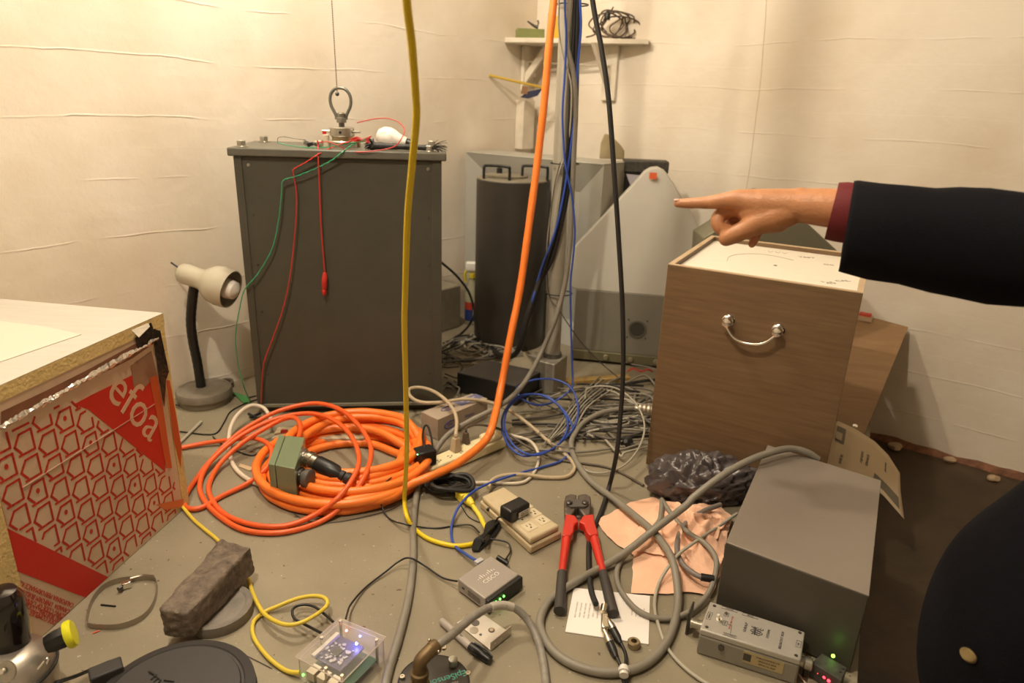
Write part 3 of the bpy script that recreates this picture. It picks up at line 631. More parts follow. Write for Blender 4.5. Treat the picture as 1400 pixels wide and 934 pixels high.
obj('top_label', MB(M1 @ Matrix.Translation((.095, 0, 0))).box((0, 0, 0), (.1, .036, .0006)), mat('printed_blue_panel', (.16, .16, .30), .6), t)
text('Delicate Task', .011, M1 @ Matrix.Translation((.095, .004, .0006)), paper, t)
text('Wipers', .011, M1 @ Matrix.Translation((.095, -.01, .0006)), paper, t)
text('Wipers', .014, M2 @ Matrix.Translation((.085, .004, .0)), printblue, t)
zb = .08
q = [P(625, 509, zb), P(706, 527, zb), P(740, 508, zb), P(665, 492, zb)]
t = thing('black_metal_box', 'low black metal box on the floor left of the pole foot', 'box', ((q[0]+q[2])/2).xy.to_3d())
obj('case', MB().prism([(p.x, p.y) for p in q], .006, zb-.004), BLACK, t, bevel=.002)
obj('cover', MB().prism([(p.x, p.y) for p in q], zb-.004, zb), mat('dusty_black', (.06, .052, .045), .5, var=.15), t, bevel=.001)
for p in q: obj('foot', MB().cyl(cc*0+V((p.x, p.y, 0))+((q[0]+q[2])/2-p).normalized()*.02*1-V((0, 0, 0)), V((p.x, p.y, .006))+((q[0]+q[2])/2-p).normalized()*.02, .007, n=10) if False else MB().lathe([(.007, 0), (.007, .007)], V((p.x, p.y, 0))+(((q[0]+q[2])/2-p)*V((1, 1, 0))).normalized()*.03, n=10), BLACKR, t)

# ================================================================== POLE AND ITS CABLES
pf = P(760, 541); fpx = V((cos(.15), sin(.15), 0))
L1 = P(737, 527); R1 = P(777, 527)
blk = rect(pf+V((-.055, .035, 0)), pf, .085); 
zk = zfor(760, 498, pf)
t = thing('steel_pole', 'grey steel pole rising floor to ceiling from a square clamp foot', 'pole', (pf.x, pf.y+.05, 0))
galv = mat('galvanised', (.36, .34, .29), .45, .45, var=.12, scale=25)
pc = Yd(755, 480, pf.y+.06); pc = V((P(755, 487, zk).x, P(755, 487, zk).y, 0)); print('POLE', pc, pf, zk)
ptop = Yd(778, 0, pc.y)
obj('foot', MB().prism([(pc+V((a*.045, b*.042, 0)))[:2] for a, b in ((-1.4, -1.1), (.1, -2.0), (1.3, .4), (-.2, 1.3))], 0, zk), galv, t, bevel=.004)
obj('flange_plate', MB().prism([(pc+V((a*.045, b*.045, 0)))[:2] for a, b in ((-2.0, .3), (-.2, -.9), (.4, .2), (-1.2, 1.2))], zk-.012, zk-.004), galv, t, bevel=.001)
dx = (ptop.x-pc.x)/(ptop.z)
obj('shaft', MB().cyl(V((pc.x, pc.y, zk-.01)), V((pc.x+dx*CE, pc.y, CE)), .0285, n=28), mat('pole_grey', (.42, .40, .33), .45, .1, var=.06), t)
obj('collar', MB().lathe([(.034, zk-.001), (.034, zk+.016)], V((pc.x, pc.y, 0)), n=24), GREYD, t)
def band(z, dxx=0):
    c = V((pc.x+dx*z+.012, pc.y-.006, z)); pts = [c+V((.048*cos(a), .038*sin(a), .0)) for a in [2*pi*i/16 for i in range(16)]]; return pts
mb = MB()
for py in (6, 223, 400):
    z = Yd(765, py, pc.y).z; obj('cable_tie', MB().tube(band(z), .0022, 5, 2, closed=True), BLACK, t)
def pcab(name, label, pts, r, m, ripple=0):
    return single(name, label, 'cable', MB().tube([V((Yd(pts[0][0], pts[0][1], pc.y+pts[0][2]).x, pc.y+pts[0][2], CE))]*(pts[0][1] < -50)+[Yd(x, y, pc.y+dy) if not isinstance(dy, tuple) else P(x, y, dy[0]) for x, y, dy in pts], r, 8, 7, ripple=ripple), m, angle=80)
pcab('black_pole_cable', 'black cable strapped along the right side of the steel pole', [(786, -120, -.035), (789, 0, -.035), (788, 60, -.035), (787, 120, -.036), (785, 180, -.036), (780, 230, -.037), (770, 290, -.038), (755, 350, -.037), (738, 385, -.04), (722, 430, -.06), (712, 470, -.05), (702, 486, (.11,)), (686, 486, (.05,)), (668, 478, (.014,)), (645, 474, (.012,))], .0105, BLACKR)
pcab('second_black_pole_cable', 'black cable beside the first, fanning left below the pole tie', [(783, -120, -.04), (786, 0, -.04), (781, 100, -.05), (778, 180, -.05), (772, 240, -.05), (764, 300, -.05), (750, 350, -.05), (735, 400, -.04), (722, 440, -.01), (712, 464, (.06,)), (695, 474, (.012,)), (672, 470, (.01,))], .0065, BLACK)
pcab('blue_pole_cable', 'straight blue cable at the right of the pole bundle', [(790, -120, -.05), (793, 0, -.05), (794, 40, -.05), (789, 100, -.055), (785, 160, -.055), (778, 220, -.055), (768, 280, -.055), (758, 320, -.055), (745, 355, -.05), (735, 385, -.04), (724, 425, -.03), (712, 455, (.09,)), (700, 470, (.03,)), (680, 476, (.01,))], .0042, BLUE)
pcab('grey_pole_cable', 'grey cable down the pole and across the floor towards the viewer', [(782, -120, -.05), (780, 0, -.05), (776, 60, -.05), (784, 100, -.055), (787, 150, -.055), (785, 200, -.055), (783, 250, -.055), (781, 300, -.055), (779, 340, -.055), (772, 390, -.06), (758, 440, -.08), (738, 486, -.1), (718, 522, (.12,)), (697, 545, (.11,)), (674, 560, (.1,)), (640, 577, (.075,)), (612, 595, (.05,)), (592, 622, (.012,)), (575, 655, (.009,)), (569, 680, (.009,)), (565, 720, (.009,)), (565, 761, (.009,)), (559, 815, (.009,)), (546, 869, (.009,)), (532, 915, (.009,)), (522, 960, (.009,))], .0085, GREY, ripple=.02)
pcab('thin_grey_pole_cable', 'thin pale cable crossing over the pole face', [(764, -120, -.04), (764, 0, -.04), (764, 40, -.045), (770, 80, -.05), (780, 110, -.056), (781, 150, -.062), (776, 200, -.05), (760, 250, -.04), (752, 300, -.035), (748, 340, -.03), (748, 400, 0)], .0028, GREYL)
pcab('thin_black_pole_cable', 'thin black wire crossing the foot of the pole to the floor', [(766, 222, -.045), (757, 260, -.04), (750, 330, -.035), (750, 400, -.035), (765, 425, -.05), (790, 462, -.03), (815, 490, .0), (850, 520, (.01,)), (880, 540, (.006,))], .0018, GREYD)
# blue network cable
bl_ = [(771, -120, -.055), (772, 0, -.055), (774, 51, -.06), (772, 103, -.06), (769, 154, -.065), (771, 205, -.065), (774, 231, -.068), (782, 270, -.07), (786, 314, -.08), (784, 347, -.09), (780, 390, -.10), (781, 460, -.12), (783, 520, -.16), (783, 528, (.10,)), (778, 535, (.08,)), (758, 549, (.05,)), (737, 554, (.05,)), (716, 547, (.07,)), (706, 534, (.09,)), (713, 526, (.11,)), (733, 519, (.12,)), (758, 519, (.12,)), (778, 528, (.11,)), (788, 545, (.08,)), (790, 568, (.05,)), (781, 590, (.03,)), (759, 611, (.02,)), (737, 622, (.03,)), (716, 619, (.04,)), (699, 605, (.05,)), (690, 584, (.06,)), (693, 562, (.07,)), (707, 546, (.08,)), (728, 539, (.08,)), (750, 543, (.08,)), (768, 560, (.06,)), (776, 577, (.05,)), (772, 596, (.03,)), (757, 613, (.02,)), (737, 620, (.03,)), (714, 623, (.03,)), (694, 607, (.04,)), (686, 580, (.055,)), (693, 557, (.08,)), (712, 541, (.09,)), (738, 540, (.09,)), (762, 553, (.07,)), (778, 572, (.045,)), (784, 594, (.02,)), (782, 611, (.01,)), (769, 629, (.006,)), (737, 640, (.006,)), (718, 645, (.016,)), (674, 659, (.024,)), (646, 673, (.03,)), (626, 695, (.02,)), (617, 723, (.006,)), (621, 745, (.006,)), (637, 758, (.014,)), (650, 766, (.017,))]
pcab('blue_network_cable', 'blue network cable looping beside the pole and into the switch', bl_, .0034, BLUE)
# black cable hanging at right of the pole
cable('hanging_black_cable', 'black cable hanging right of the pole, passing under the bolt cutter', 'cable',
      [('w', .22, 1.85, CE), (790, -150, 'y', 1.75), (810, 0, 'y', 1.72), (822, 65, 'y', 1.7), (832, 135, 'y', 1.68), (840, 240, 'y', 1.66), (846, 330, 'y', 1.65), (851, 420, 'y', 1.64), (852, 500, 'y', 1.63), (849, 560, 'y', 1.62), (843, 620, 'y', 1.6), (833, 665, .02), (820, 705, .007), (810, 725, .006), (805, 742, .006), (805, 777, .008), (808, 807, .014), (815, 826, .022)], .0062, BLACKR, sub=8)

# ================================================================== BACK CORNER
G1 = mat('light_grey_case', (.42, .41, .36), .5, .1, var=.05, scale=6, bump=.05, bscale=300)
G2 = mat('light_grey_case_side', (.36, .35, .30), .5, .1, var=.05, scale=6)
L0 = Wp(637, 210, corner+nl*.03, corner+nl*.03+dl); print('CASE', L0, (L0-corner).dot(dl)); ca_ = V((L0.x, L0.y, 0))
cbp = ca_+dr*.6
TL = Wp(637, 210, ca_, cbp); s0 = (TL-ca_).dot(dr); ca_ = ca_+dr*s0
TR = Wp(826, 225, ca_, ca_+dr); s1_ = (TR-ca_).dot(dr); zc = (TL.z+TR.z)/2
cbp = ca_+dr*s1_; bk = -nr*.20+nl*.0
t = thing('grey_instrument_case', 'large light grey metal case with faceted front standing in the corner', 'case', (ca_+cbp)/2)
def lift(p, z): return V((p.x, p.y, z))
i0, i1 = .13, s1_-.13; dp = nr*.0
fcz = zc-.12
vs = [lift(ca_, 0), lift(cbp, 0), lift(cbp, zc), lift(ca_, zc), lift(ca_+dr*i0-nr*.05, .1), lift(ca_+dr*i1-nr*.05, .1), lift(ca_+dr*i1-nr*.05, fcz), lift(ca_+dr*i0-nr*.05, fcz), lift(ca_+bk, 0), lift(cbp+bk, 0), lift(cbp+bk, zc+.0), lift(ca_+bk, zc+.0)]
obj('body', MB().add(vs, [(0, 1, 5, 4), (1, 2, 6, 5), (2, 3, 7, 6), (3, 0, 4, 7), (4, 5, 6, 7), (1, 9, 10, 2), (0, 3, 11, 8), (8, 11, 10, 9), (0, 8, 9, 1)]), G1, t, angle=15)
obj('top_panel', MB().prism([(p.x, p.y) for p in (ca_, cbp, cbp+bk, ca_+bk)], zc, zc+.006), G1, t, bevel=.002)
obj('side_slot', MB().box(cbp+bk*.55+V((0, 0, zc-.1))+dr*.001, (.006, .008, .08), Matrix.Rotation(atan2(dr.y, dr.x), 3, 'Z')), GUND, t)
# cylinder
cyc = V((P(702, 470).x*.98, 2.85, 0)); cyr = .151; r2 = Yd(702, 250, cyc.y-cyr); zcy = r2.z
cyc.x = r2.x*cyc.y/r2.y
t = thing('dark_cylinder', 'dark grey upright cylinder with two black handles left of the pole', 'canister', cyc)
obj('body', MB().lathe([(cyr, 0), (cyr, zcy-.004), (cyr-.004, zcy)], cyc, n=64), mat('charcoal_enamel', (.042, .036, .029), .45, .1, var=.12, scale=6, bump=.1, bscale=200), t)
obj('top_plate', MB().lathe([(cyr-.002, zcy-.001), (cyr-.004, zcy+.003), (.0, zcy+.004)], cyc, n=64, cap=False), mat('dusty_olive', (.20, .18, .13), .55, var=.1), t)
obj('lid_disc', MB().lathe([(.088, zcy+.003), (.088, zcy+.012), (.085, zcy+.014), (0, zcy+.015)], cyc+V((-.03, .02, 0)), n=48, cap=False), MATS['dusty_olive'], t)
for x0, x1, y_ in ((-.118, -.016, -.07), (.035, .135, -.02)):
    h = .055; a = cyc+V((x0, y_, zcy)); b = cyc+V((x1, y_-.035, zcy))
    obj('handle', MB().tube([a, a+V((0, 0, h*.8)), a+V((.01, 0, h)), b+V((-.01, 0, h)), b+V((0, 0, h*.8)), b], .0058, 10, 4), BLACK, t)
obj('knob', MB().lathe([(.012, 0), (.012, .02), (.006, .024)], cyc+V((-.06, .06, zcy+.014)), n=14), BLACK, t)
# spray bottle
sb_ = P(645, 442); k2 = lambda a: a
t = thing('spray_bottle', 'spray bottle with white and yellow trigger behind the dark cylinder', 'bottle', sb_)
obj('bottle', MB().lathe([(.03, 0), (.033, .005), (.033, .12), (.03, .15), (.018, .19), (.013, .215), (.013, .225)], sb_, n=24), mat('pale_bottle', (.5, .48, .34), .3), t)
obj('label_band', MB().lathe([(.0336, .02), (.0336, .075)], sb_, n=24, cap=False), mat('blue_label', (.03, .06, .25), .5), t)
obj('red_band', MB().lathe([(.0337, .075), (.0337, .11)], sb_, n=24, cap=False), mat('red_label', (.6, .07, .04), .5), t)
obj('collar', MB().lathe([(.017, .222), (.017, .245)], sb_, n=18), ybr, t)
obj('trigger_head', MB().box(sb_+V((.004, 0, .275)), (.07, .03, .045)), mat('white_plastic', (.8, .78, .7), .4), t, bevel=.008, seg=3)
obj('trigger', MB().tube([sb_+V((-.025, 0, .26)), sb_+V((-.035, 0, .235)), sb_+V((-.03, 0, .2))], .007, 8, 4), ybr, t)
# triangular case
wl_ = P(781, 492); wr_ = P(985, 512); wd_ = (wr_-wl_).normalized(); wn = V((-wd_.y, wd_.x, 0))
zb2 = zfor(830, 399, mid(wl_, wr_, .25)+wn*.0)
def wf(px, py): return Wp(px, py, wl_, wr_)
zbase = .02
band_ = mat('mid_grey_case', (.24, .225, .185), .45, .15, var=.04)
t = thing('triangular_case', 'grey triangular metal case with rounded peak right of the pole', 'case', mid(wl_, wr_, .5))
obj('base_rail', MB().prism([(p.x, p.y) for p in (wl_-wn*.012, wr_-wn*.012, wr_+wn*.17, wl_+wn*.17)], .012, .05), mat('olive_rail', (.17, .155, .09), .5, .2), t, bevel=.002)
obj('body', MB().prism([(p.x, p.y) for p in (wl_, wr_, wr_+wn*.17, wl_+wn*.17)], .05, zb2), band_, t, bevel=.002)
fp = [wf(783, 395), wf(779, 388), wf(778, 350), wf(782, 343), wf(791, 333), wf(872, 248), wf(880, 239), wf(889, 234), wf(899, 233), wf(909, 238), wf(917, 248), wf(978, 348), wf(986, 412)]
lean = wn*.05
for i, p in enumerate(fp): fp[i] = p+wn*(.10*max(0, (p.z-zb2))/.5)
obj('peak', MB().ext(fp, wn*.10), mat('pale_grey_case', (.50, .48, .42), .5, .05, var=.03, scale=5), t, bevel=.004, seg=3)
obj('badge', MB(frame(wf(893, 243)+wn*.072, wd_, (0, 0, 1))).box((0, 0, -.002), (.028, .024, .002)), mat('orange_badge', (.75, .13, .04), .5), t)
hc = wf(871, 450)-wn*.001
obj('port', MB().lathe([(.030, 0), (.030, .0025), (.001, .003)], hc, -wn, 28), GUND, t)
obj('port_ring', MB().lathe([(.036, 0), (.036, .004), (.029, .004), (.029, 0)], hc, -wn, 28, cap=False), mat('ring_grey', (.2, .19, .15), .35, .5), t)
mb = MB()
for a in range(4): mb.ball(hc+(wd_*cos(pi/4+a*pi/2)+V((0, 0, 1))*sin(pi/4+a*pi/2))*.052, .004, 8)
obj('port_screw', mb, GUND, t)
for u in (.14, .24, .34, .44, .54):
    obj('knob', MB().lathe([(.010, 0), (.012, .006), (.009, .012), (.002, .013)], wl_+wd_*u-wn*.012+V((0, 0, .032)), -wn, 14), mat('olive_knob', (.3, .27, .17), .4, .4), t)
# second triangular case behind the wooden box
y2 = 2.42
A2, B2 = Yd(940, 400, y2), Yd(1200, 400, y2); A2.z = B2.z = 0
p3 = [V((Yd(962, 400, y2).x, y2, 0)), V((Yd(1146, 345, y2).x, y2, 0)), Yd(1146, 346, y2), Yd(1144, 342, y2), Yd(1104, 305, y2), Yd(1068, 272, y2), Yd(1050, 264, y2), Yd(1032, 270, y2), Yd(985, 311, y2), Yd(962, 325, y2)]
single('triangular_case', 'darker olive triangular case mostly hidden behind hand and wooden box', 'case', MB().ext(p3, (.0, .16, 0)), mat('olive_case', (.20, .185, .125), .5, .1), bevel=.004)
# black frame, curved shade behind
bx = Yd(855, 226, 2.88); c = V((bx.x, 2.9, 0)); zt = Yd(880, 219, 2.9).z; x1 = Yd(914, 226, 2.9).x
t = thing('black_crate', 'black crate with ribbed rim behind the peak of the triangular case', 'crate', V(((c.x+x1)/2, 2.9, 0)))
Rz = Matrix.Rotation(atan2(dr.y, dr.x)*.15, 3, 'Z')
obj('box', MB().box(V(((c.x+x1)/2, 2.93, zt/2-.02)), (x1-c.x-.01, .09, zt-.04), Rz), BLACK, t, bevel=.01)
obj('rim', MB().box(V(((c.x+x1)/2, 2.93, zt-.026)), (x1-c.x+.004, .10, .05), Rz), mat('rough_black', (.05, .045, .035), .6, var=.6, scale=60), t, bevel=.006)
obj('triangle_sticker', MB(frame(V((c.x+.045, 2.872, zt-.10)), (1, .0, 0), (0, 0, 1))).ext([(-.04, .045, 0), (.04, .04, 0), (.002, -.045, 0)], (0, 0, .002)), mat('lilac_white', (.5, .46, .50), .5), t)
# half-round tan shade
hb = Yd(845, 212, 3.12); mb = MB(); rows = []
zt2 = zc+.006
for i in range(13):
    a = pi*i/12*.62; rows.append([V((hb.x+.05-.115*sin(a)*1.0-.0, hb.y-.02*j, zt2+.105*cos(a)*(1-.0*j)*1)) for j in range(2)])
cS = Wp(826, 205, corner, corner+dr, .0)
pts = []
for i in range(15):
    a = pi*.5*i/14; pts.append((cos(a), sin(a)))
poly = [Yd(820, 209, 3.02), Yd(821, 196, 3.02), Yd(826, 183, 3.02), Yd(832, 184, 3.02), Yd(840, 191, 3.02), Yd(848, 199, 3.02), Yd(853, 207, 3.02), Yd(853, 213, 3.02)]
for p in poly: p.z = max(p.z, zt2) if p is not poly[0] and p is not poly[-1] else zt2
single('tan_curved_panel', 'tan curved panel piece standing on the back right of the grey case', 'panel', MB().ext(poly, (.006, .02, 0)), mat('tan_board', (.42, .34, .20), .6, var=.1), bevel=.003)
# shelf
ZS = 1.268
lt_ = Wp(690, 52, corner, lw); rtp = Wp(888, 50, corner, corner+dr)
shm = mat('whitewashed_board', (.74, .67, .55), .7, var=.12, scale=14, bump=.3, bscale=30)
t = thing('corner_shelf', 'white painted corner shelf with two brackets high in the corner', 'shelf', V((corner.x, corner.y-.1, ZS-.02)))
cin = corner-nl*0
a_ = V((lt_.x, lt_.y, 0))+nl*.002; b_ = V((rtp.x, rtp.y, 0))+nr*.002
obj('board', MB().prism([(p.x, p.y) for p in (a_, a_*.985, b_*.985, b_, corner+(nl+nr)*.003)], ZS-.02, ZS), shm, t, bevel=.002)
# right bracket: cleat on the wall and diagonal brace
c1_ = Wp(829, 70, corner, corner+dr); c2_ = Wp(848, 70, corner, corner+dr); zl = Wp(840, 138, corner, corner+dr).z
def wallboard(a, b, z0, z1, n, th): return MB().prism([(p.x, p.y) for p in (a, b, b+n*th, a+n*th)], z0, z1)
br_ = obj('bracket', wallboard(V((c1_.x, c1_.y, 0))+nr*.002, V((c2_.x, c2_.y, 0))+nr*.002, zl, ZS-.02, nr, .02), shm, t, bevel=.003)
m_ = (V((c1_.x, c1_.y, 0))+V((c2_.x, c2_.y, 0)))/2
obj('brace', MB().ext([lift(m_+nr*.02-dr*.009, zl+.03), lift(m_+nr*.02-dr*.009, zl+.085), lift(m_+nr*.15-dr*.009, ZS-.02), lift(m_+nr*.19-dr*.009, ZS-.02)], dr*.018), shm, br_, bevel=.002)
c3_ = Wp(722, 100, corner, lw); m2 = V((c3_.x, c3_.y, 0))
m2 = corner+dl*.09
br2 = obj('bracket', wallboard(m2-dl*.02+nl*.002, m2+dl*.02+nl*.002, zl+.03, ZS-.02, nl, .02), shm, t, bevel=.003)
obj('brace', MB().ext([lift(m2+nl*.02-dl*.009, zl+.06), lift(m2+nl*.02-dl*.009, zl+.11), lift(m2+nl*.13-dl*.009, ZS-.02), lift(m2+nl*.17-dl*.009, ZS-.02)], dl*.018), shm, br2, bevel=.002)
obj('cross_bar', MB().tube([lift(m2+nl*.03, zl+.16), lift(m_+nr*.03, zl+.145)], .004, 6, smooth=False), mat('pale_stick', (.6, .52, .4), .6), t)
# things on the shelf
def onshelf(px, yd): q = Yd(px, 60, yd); return V((q.x, yd, ZS))
c = onshelf(724, 3.38)
single('green_tin', 'olive green tin box on the left of the corner shelf', 'box', MB().box(c+V((0, 0, .02)), (.125, .07, .042), Matrix.Rotation(.1, 3, 'Z')), mat('olive_green_tin', (.20, .22, .07), .5, var=.1), bevel=.003)
c = onshelf(757, 3.40)
t = thing('yellow_box', 'tall yellow box with dark top on the shelf behind orange cable', 'box', c)
obj('body', MB().box(c+V((0, 0, .05)), (.06, .03, .1)), mat('marigold', (.75, .45, .02), .5), t, bevel=.002)
obj('dark_edge', MB().box(c+V((-.027, -.016, .055)), (.01, .006, .11)), BROWNJ, t)
c = onshelf(732, 3.37)+V((0, 0, .043))
mb = MB().tube([c+V((-.04, 0, .03)), c+V((-.01, 0, .012)), c+V((.01, 0, .006))], [.003, .006, .008], 8, 4); mb.tube([c+V((0, 0, .008)), c+V((.01, 0, .022)), c+V((.005, 0, .035))], .004, 6, 4)
single('hand_tool', 'small dark tool lying on the olive green tin', 'tool', mb, DSTEEL)
mb = MB(); c = onshelf(838, 3.26)
for i in range(6):
    pts = []; rx = random.uniform(.05, .085); rz = random.uniform(.035, .06); ox = random.uniform(-.04, .05)
    for k in range(10):
        a = 2*pi*k/10; pts.append(c+V((ox+rx*cos(a)+random.uniform(-.012, .012), random.uniform(-.025, .025), .009+rz*(1+sin(a))*.9)))
    mb.tube(pts, .0035, 6, 5, closed=True)
mb.tube([c+V((-.12, 0, .006)), c+V((-.08, -.01, .02)), c+V((-.04, 0, .07)), c+V((-.02, 0, .11)), c+V((-.01, 0, .13))], .0035, 6, 5)
mb.tube([c+V((.03, 0, .005)), c+V((.09, 0, .006)), c+V((.115, 0, .04)), c+V((.11, 0, .08)), c+V((.13, 0, .1)), c+V((.145, 0, .06)), c+V((.13, 0, .02))], .004, 6, 5)
t = thing('cord_heap', 'heap of dark brown cord with a black plug on the right of the shelf', 'cord', c)
obj('cord', mb, mat('old_brown_cord', (.12, .085, .06), .6), t)
obj('plug', MB().lathe([(.012, 0), (.014, .01), (.01, .03), (.004, .04)], c+V((-.035, -.02, .075)), n=10), BLACK, t)
# block on the wall with paint stick and brush
k1 = Wp(716, 140, corner, lw); k2_ = Wp(727, 140, corner, lw); zt3 = Wp(716, 137, corner, lw).z; zb3 = Wp(716, 203, corner, lw).z
k1 = V((k1.x, k1.y, 0)); kk = corner+dl*.05
single('wall_block', 'upright wooden block fixed to the wall below the shelf', 'block', wallboard(kk+dl*.085+nl*.002, kk+nl*.002, zb3, zt3, nl, .05), shm, bevel=.003)
ks = 3.36
a = Yd(669, 103, ks-.05); b = Yd(742, 120, ks)
single('paint_stick', 'thin yellow stick resting across the block below the shelf', 'stick', MB().tube([a, b], .006, 6, smooth=False), mat('yellow_stick', (.62, .42, .06), .5))
t = thing('paint_brush', 'brush with dark blue bristles lying on the wall block', 'brush', Yd(724, 134, ks-.03))
obj('bristles', MB().ext([Yd(711, 133, ks-.03), Yd(722, 125, ks-.03), Yd(742, 121, ks-.03), Yd(735, 131, ks-.03), Yd(722, 135, ks-.03)], (0, .02, 0)), mat('navy_bristle', (.03, .035, .08), .8), t)
obj('ferrule', MB().ext([Yd(712, 128, ks-.035), Yd(714, 117, ks-.035), Yd(722, 118, ks-.035), Yd(721, 129, ks-.035)], (0, .02, 0)), mat('brown_handle', (.25, .13, .06), .6), t)

# ================================================================== FLOOR MESS BEHIND
random.seed(3)
def cname(m_, r_): return ('thin ' if r_ < .0038 else 'thicker ')+{'grey_jacket': 'grey', 'light_grey_jacket': 'pale grey', 'dark_grey_jacket': 'dark grey', 'black_rubber': 'black'}[m_.name]
def messloop(cx, cy, rx, ry, n=9, z=.012, jit=.25, closed=False):
    ph = random.uniform(0, 6.28); out = []
    for k in range(n):
        a = ph+2*pi*k/n*(1 if closed else random.choice([.8, .9])); out.append((cx+rx*cos(a)*(1+random.uniform(-jit, jit)), cy+ry*sin(a)*(1+random.uniform(-jit, jit)), z+random.uniform(0, .02)))
    return out
for i in range(16):
    m_ = [GREY, GREYL, GREYD, GREY, BLACKR][i % 5]
    rz_ = random.choice([.003, .004, .0055]); mz_ = m_; cable('loose_cable', cname(mz_, rz_)+' loose cable in the heap between cabinet and dark cylinder', 'cable', messloop(random.uniform(628, 680), random.uniform(468, 488), random.uniform(22, 46), random.uniform(6, 16)), rz_, mz_, cname(mz_, rz_)+' cables heaped between cabinet and cylinder', sub=5, n=6)
for i in range(5):
    rz_ = .0035; mz_ = [GREYD, GREY, BLACKR][i % 3]; cable('loose_cable', cname(mz_, rz_)+' loose cable in the heap between cabinet and dark cylinder', 'cable', messloop(random.uniform(612, 618), random.uniform(495, 540), random.uniform(10, 16), random.uniform(8, 18)), rz_, mz_, cname(mz_, rz_)+' cables heaped between cabinet and cylinder', sub=5, n=6)
for i in range(22):
    m_ = [GREY, GREYL, GREYD, GREY, GREY, BLACKR][i % 6]; y_ = random.uniform(525, 600)
    rz_ = random.choice([.0022, .003, .004]); mz_ = m_; cable('stray_cable', cname(mz_, rz_)+' loose cable in the tangle between pole foot and wooden box', 'cable', messloop(random.uniform(800, 880), y_, random.uniform(40, 85), random.uniform(8, 34)), rz_, mz_, cname(mz_, rz_)+' cables tangled between pole and wooden box', sub=6, n=6)
for i in range(7):
    y_ = 560+i*8+random.uniform(-4, 4)
    rz_ = random.choice([.003, .0042]); mz_ = [GREY, GREYD, BLACKR][i % 3]; cable('stray_cable', cname(mz_, rz_)+' loose cable in the tangle between pole foot and wooden box', 'cable', [(700, y_+8, .01), (745, y_+random.uniform(-6, 10), .01), (790, y_+random.uniform(-6, 10), .014), (840, y_+random.uniform(-8, 8), .012), (895, y_-random.uniform(0, 14), .01)], rz_, mz_, cname(mz_, rz_)+' cables tangled between pole and wooden box', sub=6, n=6)
for i in range(6):
    rz_ = .0028; mz_ = GREYL if i % 2 else GREY; cable('stray_cable', cname(mz_, rz_)+' loose cable in the tangle between pole foot and wooden box', 'cable', [(742+i*4, 610-i*3, .01), (760+i*5, 585, .03), (790+i*3, 545+i*2, .05), (820+i*4, 515+i*3, .02)], rz_, mz_, cname(mz_, rz_)+' cables tangled between pole and wooden box', sub=6, n=6)
cable('thick_black_floor_cable', 'thick black cable running flat in front of the triangular case', 'cable', [(780, 560, .02), (820, 540, .02), (850, 527, .02), (880, 521, .018), (905, 519, .018)], .006, BLACKR)
cable('thin_grey_ring_cable', 'thin grey cable in a wide ring left of the wooden box', 'cable', [(800, 545, .05), (803, 532, .08), (822, 528, .10), (845, 532, .1), (865, 547, .09), (878, 568, .07), (881, 590, .05), (872, 615, .03), (855, 635, .015), (830, 646, .01), (805, 645, .008), (790, 632, .008), (783, 612, .01)], .003, GREYL)
# black round plug
c = P(857, 605, .018)
single('round_black_plug', 'round black plug lying left of the wooden box', 'plug', MB().lathe([(.014, -.01), (.02, -.004), (.02, .008), (.012, .014), (.006, .02)], c, (-.3, -.6, .5), 20).tube([c, c+V((.02, -.02, .002)), c+V((.04, 0, -.008))], .005, 8, 4), BLACK)
# wooden slat, red wires, small relays
q1, q2 = P(776, 528), P(862, 522)
single('pine_batten', 'narrow yellow wooden slat on the floor right of the pole foot', 'slat', MB().prism([(p.x, p.y) for p in rect(q1, q2, .035)], .001, .018), wood_material('yellow_pine', (.48, .33, .12), (.36, .23, .07), (6, 30, 6)), bevel=.001)
cable('red_floor_wire', 'red wires bunched on the floor at the triangular case foot', 'wire', [(858, 508, .02), (866, 504, .03), (876, 508, .02), (886, 505, .025), (892, 508, .01)], .003, RED)
for i, (x, y, w_, h_, l) in enumerate(((655, 466, .05, .03, 'grey box shaped clutter piece in front of the dark cylinder'), (700, 487, .08, .022, 'flat pale bracket lying behind the black metal box'), (672, 474, .04, .02, 'tan cardboard flap on the floor by the dark cylinder'))):
    c = P(x, y); single(['relay_box', 'flat_bracket', 'cardboard_flap'][i], l, ['box', 'bracket', 'cardboard'][i], MB().box(c+V((0, 0, h_/2)), (w_, .04, h_), Matrix.Rotation(.4*i, 3, 'Z')), [G2, galv, lump][i], bevel=.002)
cable('black_arching_cable', 'black cable arching from behind the cabinet over the concrete ledge', 'cable', [(595, 352, 'y', 2.72), (606, 361, 'y', 2.74), (625, 378, 'y', 2.76), (641, 400, 'y', 2.76), (647, 422, 'y', 2.74), (644, 440, 'y', 2.72), (632, 455, .03), (618, 464, .02), (606, 470, .01)], .0052, BLACK)

# ================================================================== BIG GREY LOOPED CABLE
pcab2 = [(1118, 628, .175), (1104, 619, .192), (1085, 614, .2), (1064, 616, .205), (1026, 629, .20), (988, 650, .18), (950, 678.6, .14), (937, 692, .12), (896, 723, .06), (861, 751, .03), (831, 771, .016), (793, 792, .012), (758, 815, .01), (742, 836, .01), (739, 859.4, .01), (755, 888.7, .01), (784.5, 909, .01), (825.6, 919.5, .01), (866.6, 915, .01), (896, 897.5, .01), (916.5, 868, .01), (926.7, 830, .012), (925, 792, .03), (916.5, 759.7, .045), (896, 730, .04), (866.6, 704, .03), (837, 680.5, .018), (808, 658, .012), (790, 635, .012), (781, 611, .014), (785, 595, .02), (799, 577, .03), (824, 564, .04), (850, 559, .045), (868, 558, .045)]
cable('thick_grey_cable', 'thick grey cable in a big loop around the bolt cutter', 'cable', pcab2, .0088, GREY, sub=8, n=12)
